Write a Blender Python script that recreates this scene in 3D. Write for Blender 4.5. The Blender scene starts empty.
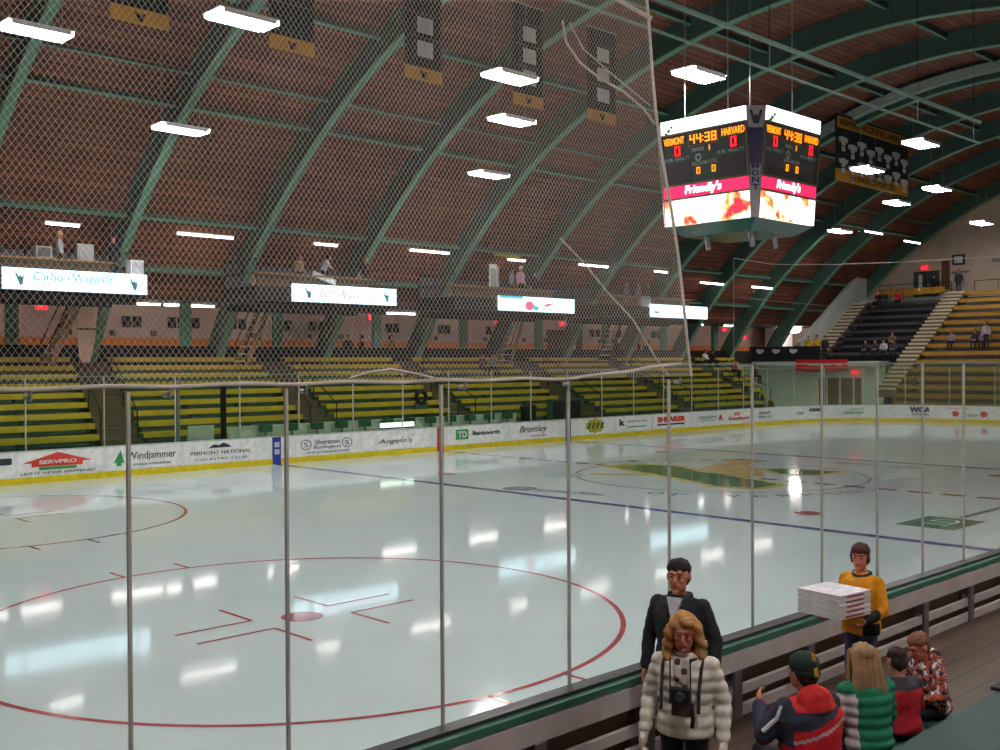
import bpy, bmesh, math, random
from mathutils import Vector, Matrix
random.seed(7)
SC = bpy.context.scene
COL = SC.collection
PI = math.pi
rad = math.radians

# ---------------------------------------------------------------- materials
def lin(c):
    out = []
    for v in c[:3]:
        v = v / 255.0
        out.append(v / 12.92 if v <= 0.04045 else ((v + 0.055) / 1.055) ** 2.4)
    return (out[0], out[1], out[2], 1.0)

def mat(name, rgb, rough=0.6, metal=0.0, spec=0.4, vary=0.12, scale=6.0, emit=None, strength=0.0, bump=0.0):
    m = bpy.data.materials.new(name); m.use_nodes = True
    nt = m.node_tree; N = nt.nodes; L = nt.links
    b = N['Principled BSDF']
    c = lin(rgb)
    b.inputs['Roughness'].default_value = rough
    b.inputs['Metallic'].default_value = metal
    b.inputs['Specular IOR Level'].default_value = spec
    tc = N.new('ShaderNodeTexCoord')
    nz = N.new('ShaderNodeTexNoise'); nz.inputs['Scale'].default_value = scale; nz.inputs['Detail'].default_value = 4
    L.new(tc.outputs['Object'], nz.inputs['Vector'])
    rp = N.new('ShaderNodeValToRGB')
    rp.color_ramp.elements[0].position = 0.3; rp.color_ramp.elements[1].position = 0.7
    rp.color_ramp.elements[0].color = (c[0] * (1 - vary), c[1] * (1 - vary), c[2] * (1 - vary), 1)
    rp.color_ramp.elements[1].color = (min(1, c[0] * (1 + vary)), min(1, c[1] * (1 + vary)), min(1, c[2] * (1 + vary)), 1)
    L.new(nz.outputs['Fac'], rp.inputs['Fac'])
    L.new(rp.outputs['Color'], b.inputs['Base Color'])
    if bump:
        bp = N.new('ShaderNodeBump'); bp.inputs['Strength'].default_value = bump; bp.inputs['Distance'].default_value = 0.01
        L.new(nz.outputs['Fac'], bp.inputs['Height']); L.new(bp.outputs['Normal'], b.inputs['Normal'])
    if emit is not None:
        b.inputs['Emission Color'].default_value = lin(emit)
        b.inputs['Emission Strength'].default_value = strength
    return m

def glass(name, tint, refl=0.05):
    m = bpy.data.materials.new(name); m.use_nodes = True
    nt = m.node_tree; N = nt.nodes; L = nt.links
    for n in list(N): N.remove(n)
    out = N.new('ShaderNodeOutputMaterial'); mix = N.new('ShaderNodeMixShader')
    tr = N.new('ShaderNodeBsdfTransparent'); tr.inputs['Color'].default_value = (*tint, 1)
    gl = N.new('ShaderNodeBsdfGlossy'); gl.inputs['Roughness'].default_value = 0.03
    gl.inputs['Color'].default_value = (0.9, 1.0, 0.95, 1)
    lw = N.new('ShaderNodeLayerWeight'); lw.inputs['Blend'].default_value = 0.12
    ml = N.new('ShaderNodeMath'); ml.operation = 'MULTIPLY'; ml.inputs[1].default_value = refl * 6
    L.new(lw.outputs['Fresnel'], ml.inputs[0]); L.new(ml.outputs[0], mix.inputs['Fac'])
    L.new(tr.outputs[0], mix.inputs[1]); L.new(gl.outputs[0], mix.inputs[2]); L.new(mix.outputs[0], out.inputs[0])
    return m

def emis(name, rgb, s):
    m = bpy.data.materials.new(name); m.use_nodes = True
    nt = m.node_tree; N = nt.nodes; L = nt.links
    b = N['Principled BSDF']
    b.inputs['Base Color'].default_value = lin(rgb); b.inputs['Roughness'].default_value = .4
    b.inputs['Emission Color'].default_value = lin(rgb); b.inputs['Emission Strength'].default_value = s
    return m

M = {}
M['green'] = mat('green_painted_steel', (98, 148, 126), .5)
M['green_dark'] = mat('dark_green_steel', (60, 86, 76), .6)
M['teal'] = mat('teal_painted_wood', (48, 74, 72), .65, scale=3)
M['yellow'] = mat('yellow_bench_paint', (192, 164, 44), .55, scale=2)
M['gold'] = mat('gold_seat_paint', (166, 124, 36), .6, scale=2)
M['black'] = mat('black_panel', (26, 28, 30), .6)
M['charcoal'] = mat('charcoal_bench', (72, 73, 80), .4)
M['white'] = mat('white_board_plastic', (226, 230, 226), .35)
M['cream'] = mat('cream_wall_paint', (204, 174, 160), .8, vary=.06, scale=1.5)
M['endwall'] = mat('beige_block_wall', (176, 158, 142), .85, vary=.06, scale=1.2)
M['stepcream'] = mat('cream_step_edge', (206, 196, 168), .7)
M['brown'] = mat('brown_door_wood', (92, 50, 40), .6)
M['orange'] = mat('orange_wall_stripe', (226, 128, 30), .6)
M['kick'] = mat('yellow_kick_plate', (218, 196, 20), .4)
M['red'] = mat('red_paint', (196, 30, 40), .5)
M['redink'] = mat('red_print', (206, 58, 44), .6)
M['iceink_red'] = mat('red_ice_paint', (184, 96, 102), .08, vary=.2, scale=2)
M['iceink_blue'] = mat('blue_ice_paint', (104, 102, 164), .08, vary=.2, scale=2)
M['iceink_green'] = mat('green_ice_paint', (86, 136, 106), .08, vary=.2, scale=2)
M['iceink_gold'] = mat('gold_ice_paint', (184, 176, 70), .25, vary=.2, scale=2)
M['iceink_tan'] = mat('tan_ice_paint', (176, 152, 100), .25, vary=.25, scale=2)
M['iceink_gray'] = mat('grey_ice_paint', (120, 132, 136), .25, vary=.2, scale=2)
M['iceink_pale'] = mat('pale_ice_paint', (160, 178, 172), .25, vary=.2, scale=2)
M['blue'] = mat('blue_print', (44, 60, 150), .5)
M['navyprint'] = mat('navy_print', (46, 44, 96), .5)
M['greenink'] = mat('green_print', (52, 150, 74), .5)
M['leaf'] = mat('leaf_print', (168, 168, 40), .5)
M['grayink'] = mat('grey_print', (96, 96, 104), .6)
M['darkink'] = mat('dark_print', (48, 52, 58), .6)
M['whiteink'] = mat('white_print', (236, 236, 236), .6)
M['metal'] = mat('grey_metal', (150, 152, 150), .4, metal=.6)
M['steelpost'] = mat('dull_aluminium_strip', (176, 174, 166), .6)
M['conduit'] = mat('green_grey_pipe', (110, 140, 126), .5)
M['floorwood'] = None
M['plank'] = mat('pale_painted_plank', (184, 174, 172), .6, scale=3)
M['frame'] = mat('grey_board_frame', (96, 92, 92), .6)
M['backwood'] = mat('brown_board_backing', (110, 90, 70), .8)
M['stepbrown'] = mat('brown_aisle_step', (96, 82, 62), .8)
M['ledge_dark'] = mat('dark_sill', (44, 44, 44), .4)
M['ledge_green'] = mat('green_sill_strip', (52, 100, 82), .45)
M['net'] = mat('white_nylon_cord', (200, 192, 182), .8, vary=.03)
M['lamphousing'] = mat('white_lamp_housing', (220, 222, 224), .4)
M['tube'] = emis('lamp_tube_glow', (255, 250, 248), 64.0)
M['tubesmall'] = emis('fluorescent_tube_glow', (255, 244, 240), 13.0)
M['globe'] = emis('wall_globe_glow', (255, 238, 236), 30.0)
M['sign'] = emis('backlit_sign_face', (206, 240, 255), 1.9)
M['signink'] = emis('backlit_teal_letters', (70, 160, 176), .7)
M['signpink'] = emis('backlit_pink_letters', (226, 110, 150), .85)
M['signdark'] = emis('backlit_dark_mark', (50, 110, 112), .5)
M['signred'] = emis('backlit_red_mark', (226, 60, 70), .9)
M['signblue'] = emis('backlit_blue_mark', (80, 190, 226), .9)
M['topstrip'] = emis('scoreboard_lit_strip', (246, 252, 255), 2.2)
M['pink'] = emis('scoreboard_pink_strip', (236, 34, 96), .9)
M['pinktext'] = emis('scoreboard_white_script', (255, 250, 252), 2.0)
M['amber'] = emis('amber_led', (255, 150, 10), 1.4)
M['ledred'] = emis('red_led', (255, 16, 40), 1.3)
M['exit'] = emis('exit_sign_glow', (255, 20, 46), 1.4)
M['sbgreen'] = mat('scoreboard_green_panel', (30, 52, 46), .6)
M['sbblack'] = mat('scoreboard_black_panel', (32, 24, 28), .5)
M['sbgray'] = mat('scoreboard_grey_column', (150, 146, 150), .6)
M['sbpurple'] = mat('scoreboard_purple_panel', (58, 48, 82), .6)
M['sbtext'] = mat('scoreboard_grey_lettering', (142, 148, 146), .7)
M['sbframe'] = mat('scoreboard_brown_frame', (96, 84, 66), .6)
M['sbunder'] = mat('scoreboard_green_underside', (52, 92, 82), .12)
M['bangold'] = mat('banner_gold_cloth', (186, 132, 36), .8, scale=3)
M['banblack'] = mat('banner_black_cloth', (24, 34, 36), .9)
M['banwhite'] = mat('banner_white_patch', (190, 190, 192), .9)
M['glass'] = glass('clear_rink_glass', (.965, .985, .975), .04)
M['glassgreen'] = glass('green_tinted_rink_glass', (.85, .93, .83), .05)
M['door_green'] = mat('dark_green_door', (44, 66, 62), .5)
M['wood_tan'] = mat('tan_counter_wood', (150, 110, 70), .6)
M['slab'] = mat('pale_floor_edge', (178, 186, 180), .7)
M['mint'] = mat('mint_painted_wall', (206, 214, 204), .8, vary=.05)
M['skin'] = mat('skin', (196, 128, 104), .5, vary=.06, scale=20)
M['skin_red'] = mat('rosy_skin', (204, 120, 102), .5, vary=.06, scale=20)

def tex_floor():
    m = bpy.data.materials.new('walkway_planks'); m.use_nodes = True
    nt = m.node_tree; N = nt.nodes; L = nt.links; b = N['Principled BSDF']
    tc = N.new('ShaderNodeTexCoord'); br = N.new('ShaderNodeTexBrick')
    br.inputs['Scale'].default_value = 1.0; br.inputs['Brick Width'].default_value = 3.6; br.inputs['Row Height'].default_value = .28
    br.inputs['Mortar Size'].default_value = .012
    br.inputs['Color1'].default_value = lin((98, 76, 58)); br.inputs['Color2'].default_value = lin((86, 66, 50)); br.inputs['Mortar'].default_value = lin((48, 36, 28))
    nz = N.new('ShaderNodeTexNoise'); nz.inputs['Scale'].default_value = 5; nz.inputs['Detail'].default_value = 6
    mx = N.new('ShaderNodeMixRGB'); mx.blend_type = 'MULTIPLY'; mx.inputs[0].default_value = .5
    L.new(tc.outputs['Object'], br.inputs['Vector']); L.new(tc.outputs['Object'], nz.inputs['Vector'])
    L.new(br.outputs['Color'], mx.inputs[1]); L.new(nz.outputs['Color'], mx.inputs[2]); L.new(mx.outputs[0], b.inputs['Base Color'])
    b.inputs['Roughness'].default_value = .55
    return m
M['floorwood'] = tex_floor()

def tex_roof():
    m = bpy.data.materials.new('red_brown_roof_boards'); m.use_nodes = True
    nt = m.node_tree; N = nt.nodes; L = nt.links; b = N['Principled BSDF']
    uv = N.new('ShaderNodeUVMap'); br = N.new('ShaderNodeTexBrick')
    br.inputs['Scale'].default_value = 1.0; br.inputs['Brick Width'].default_value = 5.6; br.inputs['Row Height'].default_value = .32
    br.inputs['Mortar Size'].default_value = .03; br.offset = .5
    br.inputs['Color1'].default_value = lin((146, 88, 62)); br.inputs['Color2'].default_value = lin((116, 66, 48)); br.inputs['Mortar'].default_value = lin((70, 40, 36))
    nz = N.new('ShaderNodeTexNoise'); nz.inputs['Scale'].default_value = 1.1; nz.inputs['Detail'].default_value = 6
    rp = N.new('ShaderNodeValToRGB'); rp.color_ramp.elements[0].position = .3; rp.color_ramp.elements[1].position = .75
    rp.color_ramp.elements[0].color = (.5, .46, .46, 1); rp.color_ramp.elements[1].color = (1, 1, 1, 1)
    mx = N.new('ShaderNodeMixRGB'); mx.blend_type = 'MULTIPLY'; mx.inputs[0].default_value = .8
    L.new(uv.outputs[0], br.inputs['Vector']); L.new(uv.outputs[0], nz.inputs['Vector'])
    L.new(nz.outputs['Fac'], rp.inputs[0])
    L.new(br.outputs['Color'], mx.inputs[1]); L.new(rp.outputs[0], mx.inputs[2]); L.new(mx.outputs[0], b.inputs['Base Color'])
    b.inputs['Roughness'].default_value = .7
    return m
M['roof'] = tex_roof()

def tex_ice():
    m = bpy.data.materials.new('wet_white_ice'); m.use_nodes = True
    nt = m.node_tree; N = nt.nodes; L = nt.links; b = N['Principled BSDF']
    tc = N.new('ShaderNodeTexCoord')
    nz = N.new('ShaderNodeTexNoise'); nz.inputs['Scale'].default_value = .25; nz.inputs['Detail'].default_value = 5
    rp = N.new('ShaderNodeValToRGB'); rp.color_ramp.elements[0].position = .3; rp.color_ramp.elements[1].position = .7
    rp.color_ramp.elements[0].color = lin((206, 222, 224)); rp.color_ramp.elements[1].color = lin((218, 232, 232))
    L.new(tc.outputs['Object'], nz.inputs['Vector']); L.new(nz.outputs['Fac'], rp.inputs[0]); L.new(rp.outputs[0], b.inputs['Base Color'])
    b.inputs['Roughness'].default_value = .065
    b.inputs['IOR'].default_value = 1.31
    n2 = N.new('ShaderNodeTexNoise'); n2.inputs['Scale'].default_value = 1.2; n2.inputs['Detail'].default_value = 2
    mp = N.new('ShaderNodeMapping'); mp.inputs['Scale'].default_value = (.5, 2.5, 1)
    L.new(tc.outputs['Object'], mp.inputs[0]); L.new(mp.outputs[0], n2.inputs['Vector'])
    bp = N.new('ShaderNodeBump'); bp.inputs['Strength'].default_value = .03; bp.inputs['Distance'].default_value = .02
    L.new(n2.outputs['Fac'], bp.inputs['Height']); L.new(bp.outputs['Normal'], b.inputs['Normal'])
    return m
M['ice'] = tex_ice()

def tex_led():
    m = bpy.data.materials.new('led_advert_screen'); m.use_nodes = True
    nt = m.node_tree; N = nt.nodes; L = nt.links; b = N['Principled BSDF']
    tc = N.new('ShaderNodeTexCoord'); nz = N.new('ShaderNodeTexNoise'); nz.inputs['Scale'].default_value = 1.5; nz.inputs['Detail'].default_value = 3
    L.new(tc.outputs['Object'], nz.inputs['Vector'])
    rp = N.new('ShaderNodeValToRGB'); cr = rp.color_ramp
    cr.elements[0].position = .36; cr.elements[0].color = lin((214, 20, 60))
    cr.elements[1].position = .46; cr.elements[1].color = lin((255, 250, 246))
    e = cr.elements.new(.41); e.color = lin((255, 170, 70))
    e = cr.elements.new(.7); e.color = lin((255, 252, 240))
    L.new(nz.outputs['Fac'], rp.inputs[0]); L.new(rp.outputs[0], b.inputs['Emission Color']); b.inputs['Emission Strength'].default_value = 1.7
    b.inputs['Base Color'].default_value = (.05, .05, .05, 1)
    return m
M['led'] = tex_led()

def tex_camo():
    m = bpy.data.materials.new('orange_camouflage_cloth'); m.use_nodes = True
    nt = m.node_tree; N = nt.nodes; L = nt.links; b = N['Principled BSDF']
    tc = N.new('ShaderNodeTexCoord'); vo = N.new('ShaderNodeTexNoise'); vo.inputs['Scale'].default_value = 19; vo.inputs['Detail'].default_value = 1.5
    L.new(tc.outputs['Object'], vo.inputs['Vector'])
    rp = N.new('ShaderNodeValToRGB'); cr = rp.color_ramp; cr.interpolation = 'CONSTANT'
    cr.elements[0].position = 0; cr.elements[0].color = lin((30, 34, 40))
    cr.elements[1].position = .43; cr.elements[1].color = lin((120, 124, 130))
    e = cr.elements.new(.47); e.color = lin((206, 84, 40))
    e = cr.elements.new(.555); e.color = lin((34, 36, 42))
    e = cr.elements.new(.6); e.color = lin((214, 214, 220))
    L.new(vo.outputs['Fac'], rp.inputs[0]); L.new(rp.outputs[0], b.inputs['Base Color']); b.inputs['Roughness'].default_value = .9
    return m
M['camo'] = tex_camo()
def cloth(rgb, key=None):
    k = 'cloth_%d_%d_%d' % tuple(rgb)
    if k not in M: M[k] = mat(k, rgb, .85, vary=.18, scale=14, bump=.15)
    return M[k]

# ---------------------------------------------------------------- object helpers
def woff(p):
    v = Vector((0, 0, 0))
    while p is not None:
        v += p.location; p = p.parent
    return v

class MB:
    """collects shapes, then links them as ONE mesh object"""
    def __init__(s):
        s.v = []; s.f = []; s.mi = []; s.uv = {}
    def add(s, vs, fs, mi=0):
        o = len(s.v); s.v += [Vector(v) for v in vs]
        for f in fs: s.f.append([o + i for i in f]); s.mi.append(mi)
        return s
    def box(s, c, d, rot=None, mi=0):
        c = Vector(c); h = Vector(d) / 2
        vs = [Vector((x * h.x, y * h.y, z * h.z)) for x in (-1, 1) for y in (-1, 1) for z in (-1, 1)]
        if rot is not None: vs = [rot @ v for v in vs]
        return s.add([v + c for v in vs], [(0, 1, 3, 2), (4, 6, 7, 5), (0, 4, 5, 1), (2, 3, 7, 6), (0, 2, 6, 4), (1, 5, 7, 3)], mi)
    def span(s, a, b, mi=0):
        a = Vector(a); b = Vector(b)
        return s.box((a + b) / 2, b - a, None, mi)
    def beam(s, a, b, w, h, up=(0, 0, 1), mi=0):
        a = Vector(a); b = Vector(b); d = (b - a).normalized(); up = Vector(up)
        x = d.cross(up)
        if x.length < 1e-5: x = d.cross(Vector((1, 0, 0)))
        x.normalize(); y = x.cross(d)
        vs = [p + x * (i * w / 2) + y * (j * h / 2) for p in (a, b) for i, j in ((-1, -1), (1, -1), (1, 1), (-1, 1))]
        return s.add(vs, [(3, 2, 1, 0), (4, 5, 6, 7), (0, 1, 5, 4), (1, 2, 6, 5), (2, 3, 7, 6), (3, 0, 4, 7)], mi)
    def tube(s, a, b, r, r2=None, n=8, mi=0):
        a = Vector(a); b = Vector(b); r2 = r if r2 is None else r2
        d = (b - a).normalized(); x = d.orthogonal().normalized(); y = d.cross(x)
        vs = []
        for p, q in ((a, r), (b, r2)):
            vs += [p + (x * math.cos(2 * PI * i / n) + y * math.sin(2 * PI * i / n)) * q for i in range(n)]
        fs = [(i, (i + 1) % n, n + (i + 1) % n, n + i) for i in range(n)] + [tuple(range(n - 1, -1, -1)), tuple(range(n, 2 * n))]
        return s.add(vs, fs, mi)
    def path(s, pts, r, n=6, mi=0):
        for a, b in zip(pts[:-1], pts[1:]): s.tube(a, b, r, r, n, mi)
        return s
    def ell(s, c, r, rot=None, n=12, m=8, mi=0):
        c = Vector(c); vs = []; fs = []
        for j in range(1, m):
            t = PI * j / m
            for i in range(n):
                p = 2 * PI * i / n
                vs.append(Vector((r[0] * math.sin(t) * math.cos(p), r[1] * math.sin(t) * math.sin(p), r[2] * math.cos(t))))
        vs.append(Vector((0, 0, r[2]))); vs.append(Vector((0, 0, -r[2])))
        T = len(vs) - 2; B = T + 1
        for j in range(m - 2):
            for i in range(n):
                fs.append((j * n + i, (j + 1) * n + i, (j + 1) * n + (i + 1) % n, j * n + (i + 1) % n))
        for i in range(n):
            fs.append((T, i, (i + 1) % n)); k = (m - 2) * n
            fs.append((B, k + (i + 1) % n, k + i))
        if rot is not None: vs = [rot @ v for v in vs]
        return s.add([v + c for v in vs], fs, mi)
    def cap(s, a, b, r1, r2, n=10, mi=0):
        """tapered capsule"""
        a = Vector(a); b = Vector(b); s.ell(a, (r1,) * 3, None, n, 6, mi); s.ell(b, (r2,) * 3, None, n, 6, mi)
        if (b - a).length > 1e-4: s.tube(a, b, r1, r2, n, mi)
        return s
    def loft(s, secs, n=16, mi=0):
        """secs: (centre, forward vector*rx, side vector*ry)"""
        vs = []; fs = []
        for c, u, w in secs:
            vs += [Vector(c) + Vector(u) * math.cos(2 * PI * i / n) + Vector(w) * math.sin(2 * PI * i / n) for i in range(n)]
        for j in range(len(secs) - 1):
            for i in range(n):
                fs.append((j * n + i, j * n + (i + 1) % n, (j + 1) * n + (i + 1) % n, (j + 1) * n + i))
        fs.append(tuple(range(n - 1, -1, -1))); fs.append(tuple((len(secs) - 1) * n + i for i in range(n)))
        return s.add(vs, fs, mi)
    def poly(s, pts, nrm, t, mi=0):
        """flat polygon with thickness t along nrm"""
        nrm = Vector(nrm) * t; n = len(pts); P = [Vector(p) for p in pts]
        vs = P + [p + nrm for p in P]
        fs = [tuple(range(n - 1, -1, -1)), tuple(range(n, 2 * n))] + [(i, (i + 1) % n, n + (i + 1) % n, n + i) for i in range(n)]
        return s.add(vs, fs, mi)
    def build(s, name, m, parent=None, smooth=False, recalc=True):
        off = woff(parent)
        me = bpy.data.meshes.new(name)
        me.from_pydata([v - off for v in s.v], [], s.f)
        ms = m if isinstance(m, (list, tuple)) else [m]
        for x in ms: me.materials.append(x)
        if len(ms) > 1: me.polygons.foreach_set('material_index', s.mi)
        if recalc:
            bm = bmesh.new(); bm.from_mesh(me); bmesh.ops.recalc_face_normals(bm, faces=bm.faces); bm.to_mesh(me); bm.free()
        if smooth: me.polygons.foreach_set('use_smooth', [True] * len(me.polygons))
        me.update()
        o = bpy.data.objects.new(name, me); COL.objects.link(o)
        if parent is not None: o.parent = parent
        return o

def tag(o, label, cat, group=None):
    o['label'] = label; o['category'] = cat
    if group: o['group'] = group
    return o
def thing(name, label, cat, loc=(0, 0, 0), group=None):
    o = bpy.data.objects.new(name, None); COL.objects.link(o); o.empty_display_size = .1
    o.location = loc
    return tag(o, label, cat, group)
def struct(o):
    o['kind'] = 'structure'; return o
def dup(o, loc, label, rz=None):
    def rec(src, par):
        c = src.copy(); COL.objects.link(c)
        if par is not None: c.parent = par
        for ch in list(src.children): rec(ch, c)
        return c
    r = rec(o, None); r.location = loc; r['label'] = label
    if rz is not None: r.rotation_euler = (0, 0, rz)
    return r

def text_obj(name, txt, org, u, v, w, h, m, parent=None, depth=.012, bold=0.0, shear=0.0, keep=False):
    """lettering as a mesh, fitted to w x h, lower-left corner at org, running along u with up v"""
    cu = bpy.data.curves.new(name, 'FONT'); cu.body = txt; cu.size = 1; cu.extrude = .02; cu.offset = bold; cu.shear = shear
    cu.resolution_u = 3
    t = bpy.data.objects.new(name + '_tmp', cu); COL.objects.link(t)
    dg = bpy.context.evaluated_depsgraph_get(); dg.update()
    me = bpy.data.meshes.new_from_object(t.evaluated_get(dg))
    bpy.data.objects.remove(t); bpy.data.curves.remove(cu)
    xs = [p.co.x for p in me.vertices]; ys = [p.co.y for p in me.vertices]
    x0, x1, y0, y1 = min(xs), max(xs), min(ys), max(ys)
    sx = w / (x1 - x0); sy = h / (y1 - y0)
    if keep: sx = sy = min(sx, sy)
    u = Vector(u).normalized(); v = Vector(v).normalized(); n = u.cross(v); off = woff(parent); org = Vector(org)
    for p in me.vertices:
        p.co = org + u * ((p.co.x - x0) * sx) + v * ((p.co.y - y0) * sy) + n * (depth * (.5 + p.co.z / .04)) - off
    me.materials.clear(); me.materials.append(m); me.update()
    o = bpy.data.objects.new(name, me); COL.objects.link(o)
    if parent is not None: o.parent = parent
    return o
ORD = ['first', 'second', 'third', 'fourth', 'fifth', 'sixth', 'seventh', 'eighth', 'ninth', 'tenth', 'eleventh', 'twelfth', 'thirteenth', 'fourteenth', 'fifteenth', 'sixteenth', 'seventeenth', 'eighteenth', 'nineteenth', 'twentieth', 'twenty-first', 'twenty-second', 'twenty-third', 'twenty-fourth', 'twenty-fifth', 'twenty-sixth']
_T = ['first', 'second', 'third', 'fourth', 'fifth', 'sixth', 'seventh', 'eighth', 'ninth']
ORD += ['twenty-' + a for a in _T[6:]] + ['thirtieth'] + ['thirty-' + a for a in _T] + ['fortieth']

# ---------------------------------------------------------------- camera
def make_camera():
    f = 1055.57; yaw, pitch, roll = 0.7659, -0.0106, -0.0050
    cam = bpy.data.cameras.new('camera'); o = bpy.data.objects.new('camera', cam); COL.objects.link(o)
    cam.sensor_width = 36; cam.sensor_fit = 'HORIZONTAL'; cam.lens = f / 1000 * 36
    fw = Vector((math.sin(yaw) * math.cos(pitch), math.cos(yaw) * math.cos(pitch), math.sin(pitch)))
    r = Vector((math.cos(yaw), -math.sin(yaw), 0)); up = r.cross(fw)
    c, s = math.cos(roll), math.sin(roll)
    r2 = r * c + up * s; u2 = up * c - r * s
    mt = Matrix((r2, u2, -fw)).transposed().to_4x4(); mt.translation = Vector((-28.4135, -5.87, 3.5924))
    o.matrix_world = mt; cam.clip_end = 300; cam.clip_start = .05
    SC.camera = o
make_camera()
vs = SC.view_settings
vs.view_transform = 'Standard'; vs.look = 'None'; vs.gamma = 1; vs.use_curve_mapping = False; vs.exposure = 0.0
w = bpy.data.worlds.new('arena_air'); SC.world = w; w.use_nodes = True
w.node_tree.nodes['Background'].inputs[0].default_value = (.10, .09, .085, 1); w.node_tree.nodes['Background'].inputs[1].default_value = 1.0
# ================================================================ the setting
# outline of the rink (inside of the boards); far side Y=27.3, near side Y=0
OUT = [(-30, 27.25), (10, 27.25), (18, 27.3), (24.8, 27.3), (28.1, 26.95), (30.1, 26.15), (31.5, 25.0), (32.7, 23.6), (33.4, 22.0), (34.0, 20.0), (34.5, 17.5), (34.7, 13.6), (34.7, 7), (33.6, 3.6), (31.6, 1.4), (28, 0)]
HB = .985

def ice():
    b = MB(); P = [(x, y) for x, y in OUT] + [(-26, 0), (-30, 1.2)]
    b.poly([(x, y, -.1) for x, y in reversed(P)], (0, 0, 1), .1)
    o = struct(b.build('floor', M['ice']))
    def ring(c, r, w, m, name, n=96, z=.004):
        k = MB()
        for i in range(n):
            a, e = 2 * PI * i / n, 2 * PI * (i + 1) / n
            k.add([(c[0] + q * math.cos(t), c[1] + q * math.sin(t), z) for t in (a, e) for q in (r - w / 2, r + w / 2)], [(0, 1, 3, 2)])
        k.build(name, m, o, recalc=False)
    def strip(p0, p1, w, m, name, k=None, z=.004, fin=True):
        k = k or MB(); a = Vector((*p0, z)); e = Vector((*p1, z)); d = (e - a).normalized(); s = Vector((-d.y, d.x, 0)) * w / 2
        k.add([a - s, e - s, e + s, a + s], [(0, 1, 2, 3)])
        if fin: k.build(name, m, o, recalc=False)
    def flat(pts, m, name, z=.005):
        MB().add([(x, y, z) for x, y in pts], [tuple(range(len(pts)))]).build(name, m, o, recalc=False)
    def disc(c, r, m, name, z=.005):
        flat([(c[0] + r * math.cos(2 * PI * i / 28), c[1] + r * math.sin(2 * PI * i / 28)) for i in range(28)], m, name, z)
    R, B_, G, Y, T, Gy = (M['iceink_' + k] for k in ('red', 'blue', 'green', 'gold', 'tan', 'gray'))
    # end-zone circles
    for cy in (6.92, 20.3):
        cx = -20.05
        ring((cx, cy), 4.55, .075, R, 'faceoff_circle')
        disc((cx, cy), .3, R, 'faceoff_dot')
        k = MB()
        for sx in (-1, 1):
            for sy in (-1, 1):
                x0, y0 = cx + sx * .64, cy + sy * .3
                strip((x0, y0), (x0 + sx * 1.15, y0), .06, R, '', k, fin=False); strip((x0, y0), (x0, y0 + sy * .9), .06, R, '', k, fin=False)
        for sx in (-.58, .6):
            for sy in (-1, 1):
                strip((cx + sx, cy + sy * 4.5), (cx + sx, cy + sy * 5.1), .06, R, '', k, fin=False)
        k.build('faceoff_marks', R, o, recalc=False)
    for x in (-7.8, 7.8): strip((x, .02), (x, 27.2), .3 if x < 0 else .3, B_, 'blue_line')
    k = MB()
    y = .1
    while y < 27.1:
        strip((0, y), (0, min(27.2, y + .62)), .3, R, '', k, fin=False); y += .95
    k.build('centre_red_line', R, o, recalc=False)
    disc((-5.75, 7.15), .32, R, 'neutral_zone_dot'); disc((-5.75, 20.2), .32, R, 'neutral_zone_dot'); disc((5.75, 7.1), .32, R, 'neutral_zone_dot'); disc((5.75, 20.2), .32, R, 'neutral_zone_dot')
    ring((0, 13.6), 4.57, .06, B_, 'centre_circle')
    # crest at centre ice: a green and gold V with a tan mountain cat across it
    flat([(-.21, 18.4), (1.2, 17.9), (1.75, 16.3), (.45, 13.75), (-.4, 11.7), (-1.0, 10.4), (-2.6, 10.5), (-2.9, 12.0), (-2.0, 13.8), (-1.15, 16.1)], Y, 'crest_gold_edge', .005)
    flat([(-.1, 17.8), (1.0, 17.6), (1.35, 16.3), (.2, 13.75), (-.6, 11.7), (-1.1, 10.8), (-2.3, 10.8), (-2.55, 12.0), (-1.7, 13.8), (-.9, 16.0)], G, 'crest_green_arm', .006)
    flat([(2.6, 13.9), (3.4, 13.1), (3.85, 11.0), (1.8, 11.0), (1.4, 12.4)], Y, 'crest_gold_edge', .005)
    flat([(2.6, 13.6), (3.2, 12.9), (3.6, 11.3), (2.0, 11.3), (1.7, 12.4)], G, 'crest_green_arm', .006)
    flat([(1.5, 16.4), (1.45, 15.4), (3.4, 15.9), (5.1, 16.4), (5.2, 15.1), (3.4, 14.8), (2.3, 13.5), (.5, 12.2), (-.04, 12.8), (.37, 14.6)], T, 'crest_cat', .007)
    flat([(5.0, 16.5), (5.35, 16.2), (5.35, 15.0), (4.9, 15.1)], Gy, 'crest_cat_head', .008)
    strip((-2.6, 16.8), (-1.4, 15.05), .3, T, 'crest_tail')
    disc((-3.45, 17.2), .75, M['iceink_pale'], 'paw_mark'); disc((2.9, 9.2), .75, M['iceink_pale'], 'paw_mark')
    def arc_text(txt, a0, a1, r, h, m, flip):
        for i, ch in enumerate(txt):
            if ch == ' ': continue
            t = a0 + (a1 - a0) * (i + .5) / len(txt)
            c = Vector((r * math.cos(t), 13.6 + r * math.sin(t), .004)); up = Vector((math.cos(t), math.sin(t), 0)) * (-1 if flip else 1)
            rt = Vector((up.y, -up.x, 0)); wd = h * .75
            text_obj('crest_letter', ch, c - rt * wd / 2 - up * h / 2, rt, up, wd, h, m, o, depth=.002)
    arc_text('UNIVERSITY', rad(88), rad(12), 5.35, .6, Gy, False)
    arc_text('OF VERMONT', rad(192), rad(268), 5.35, .6, Gy, True)
    text_obj('ice_advert_lettering', 'Fletcher Allen', (-7.2, 15.1, .004), (.25, -.97, 0), (.97, .25, 0), 2.3, .5, M['navyprint'], o, depth=.002)
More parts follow.
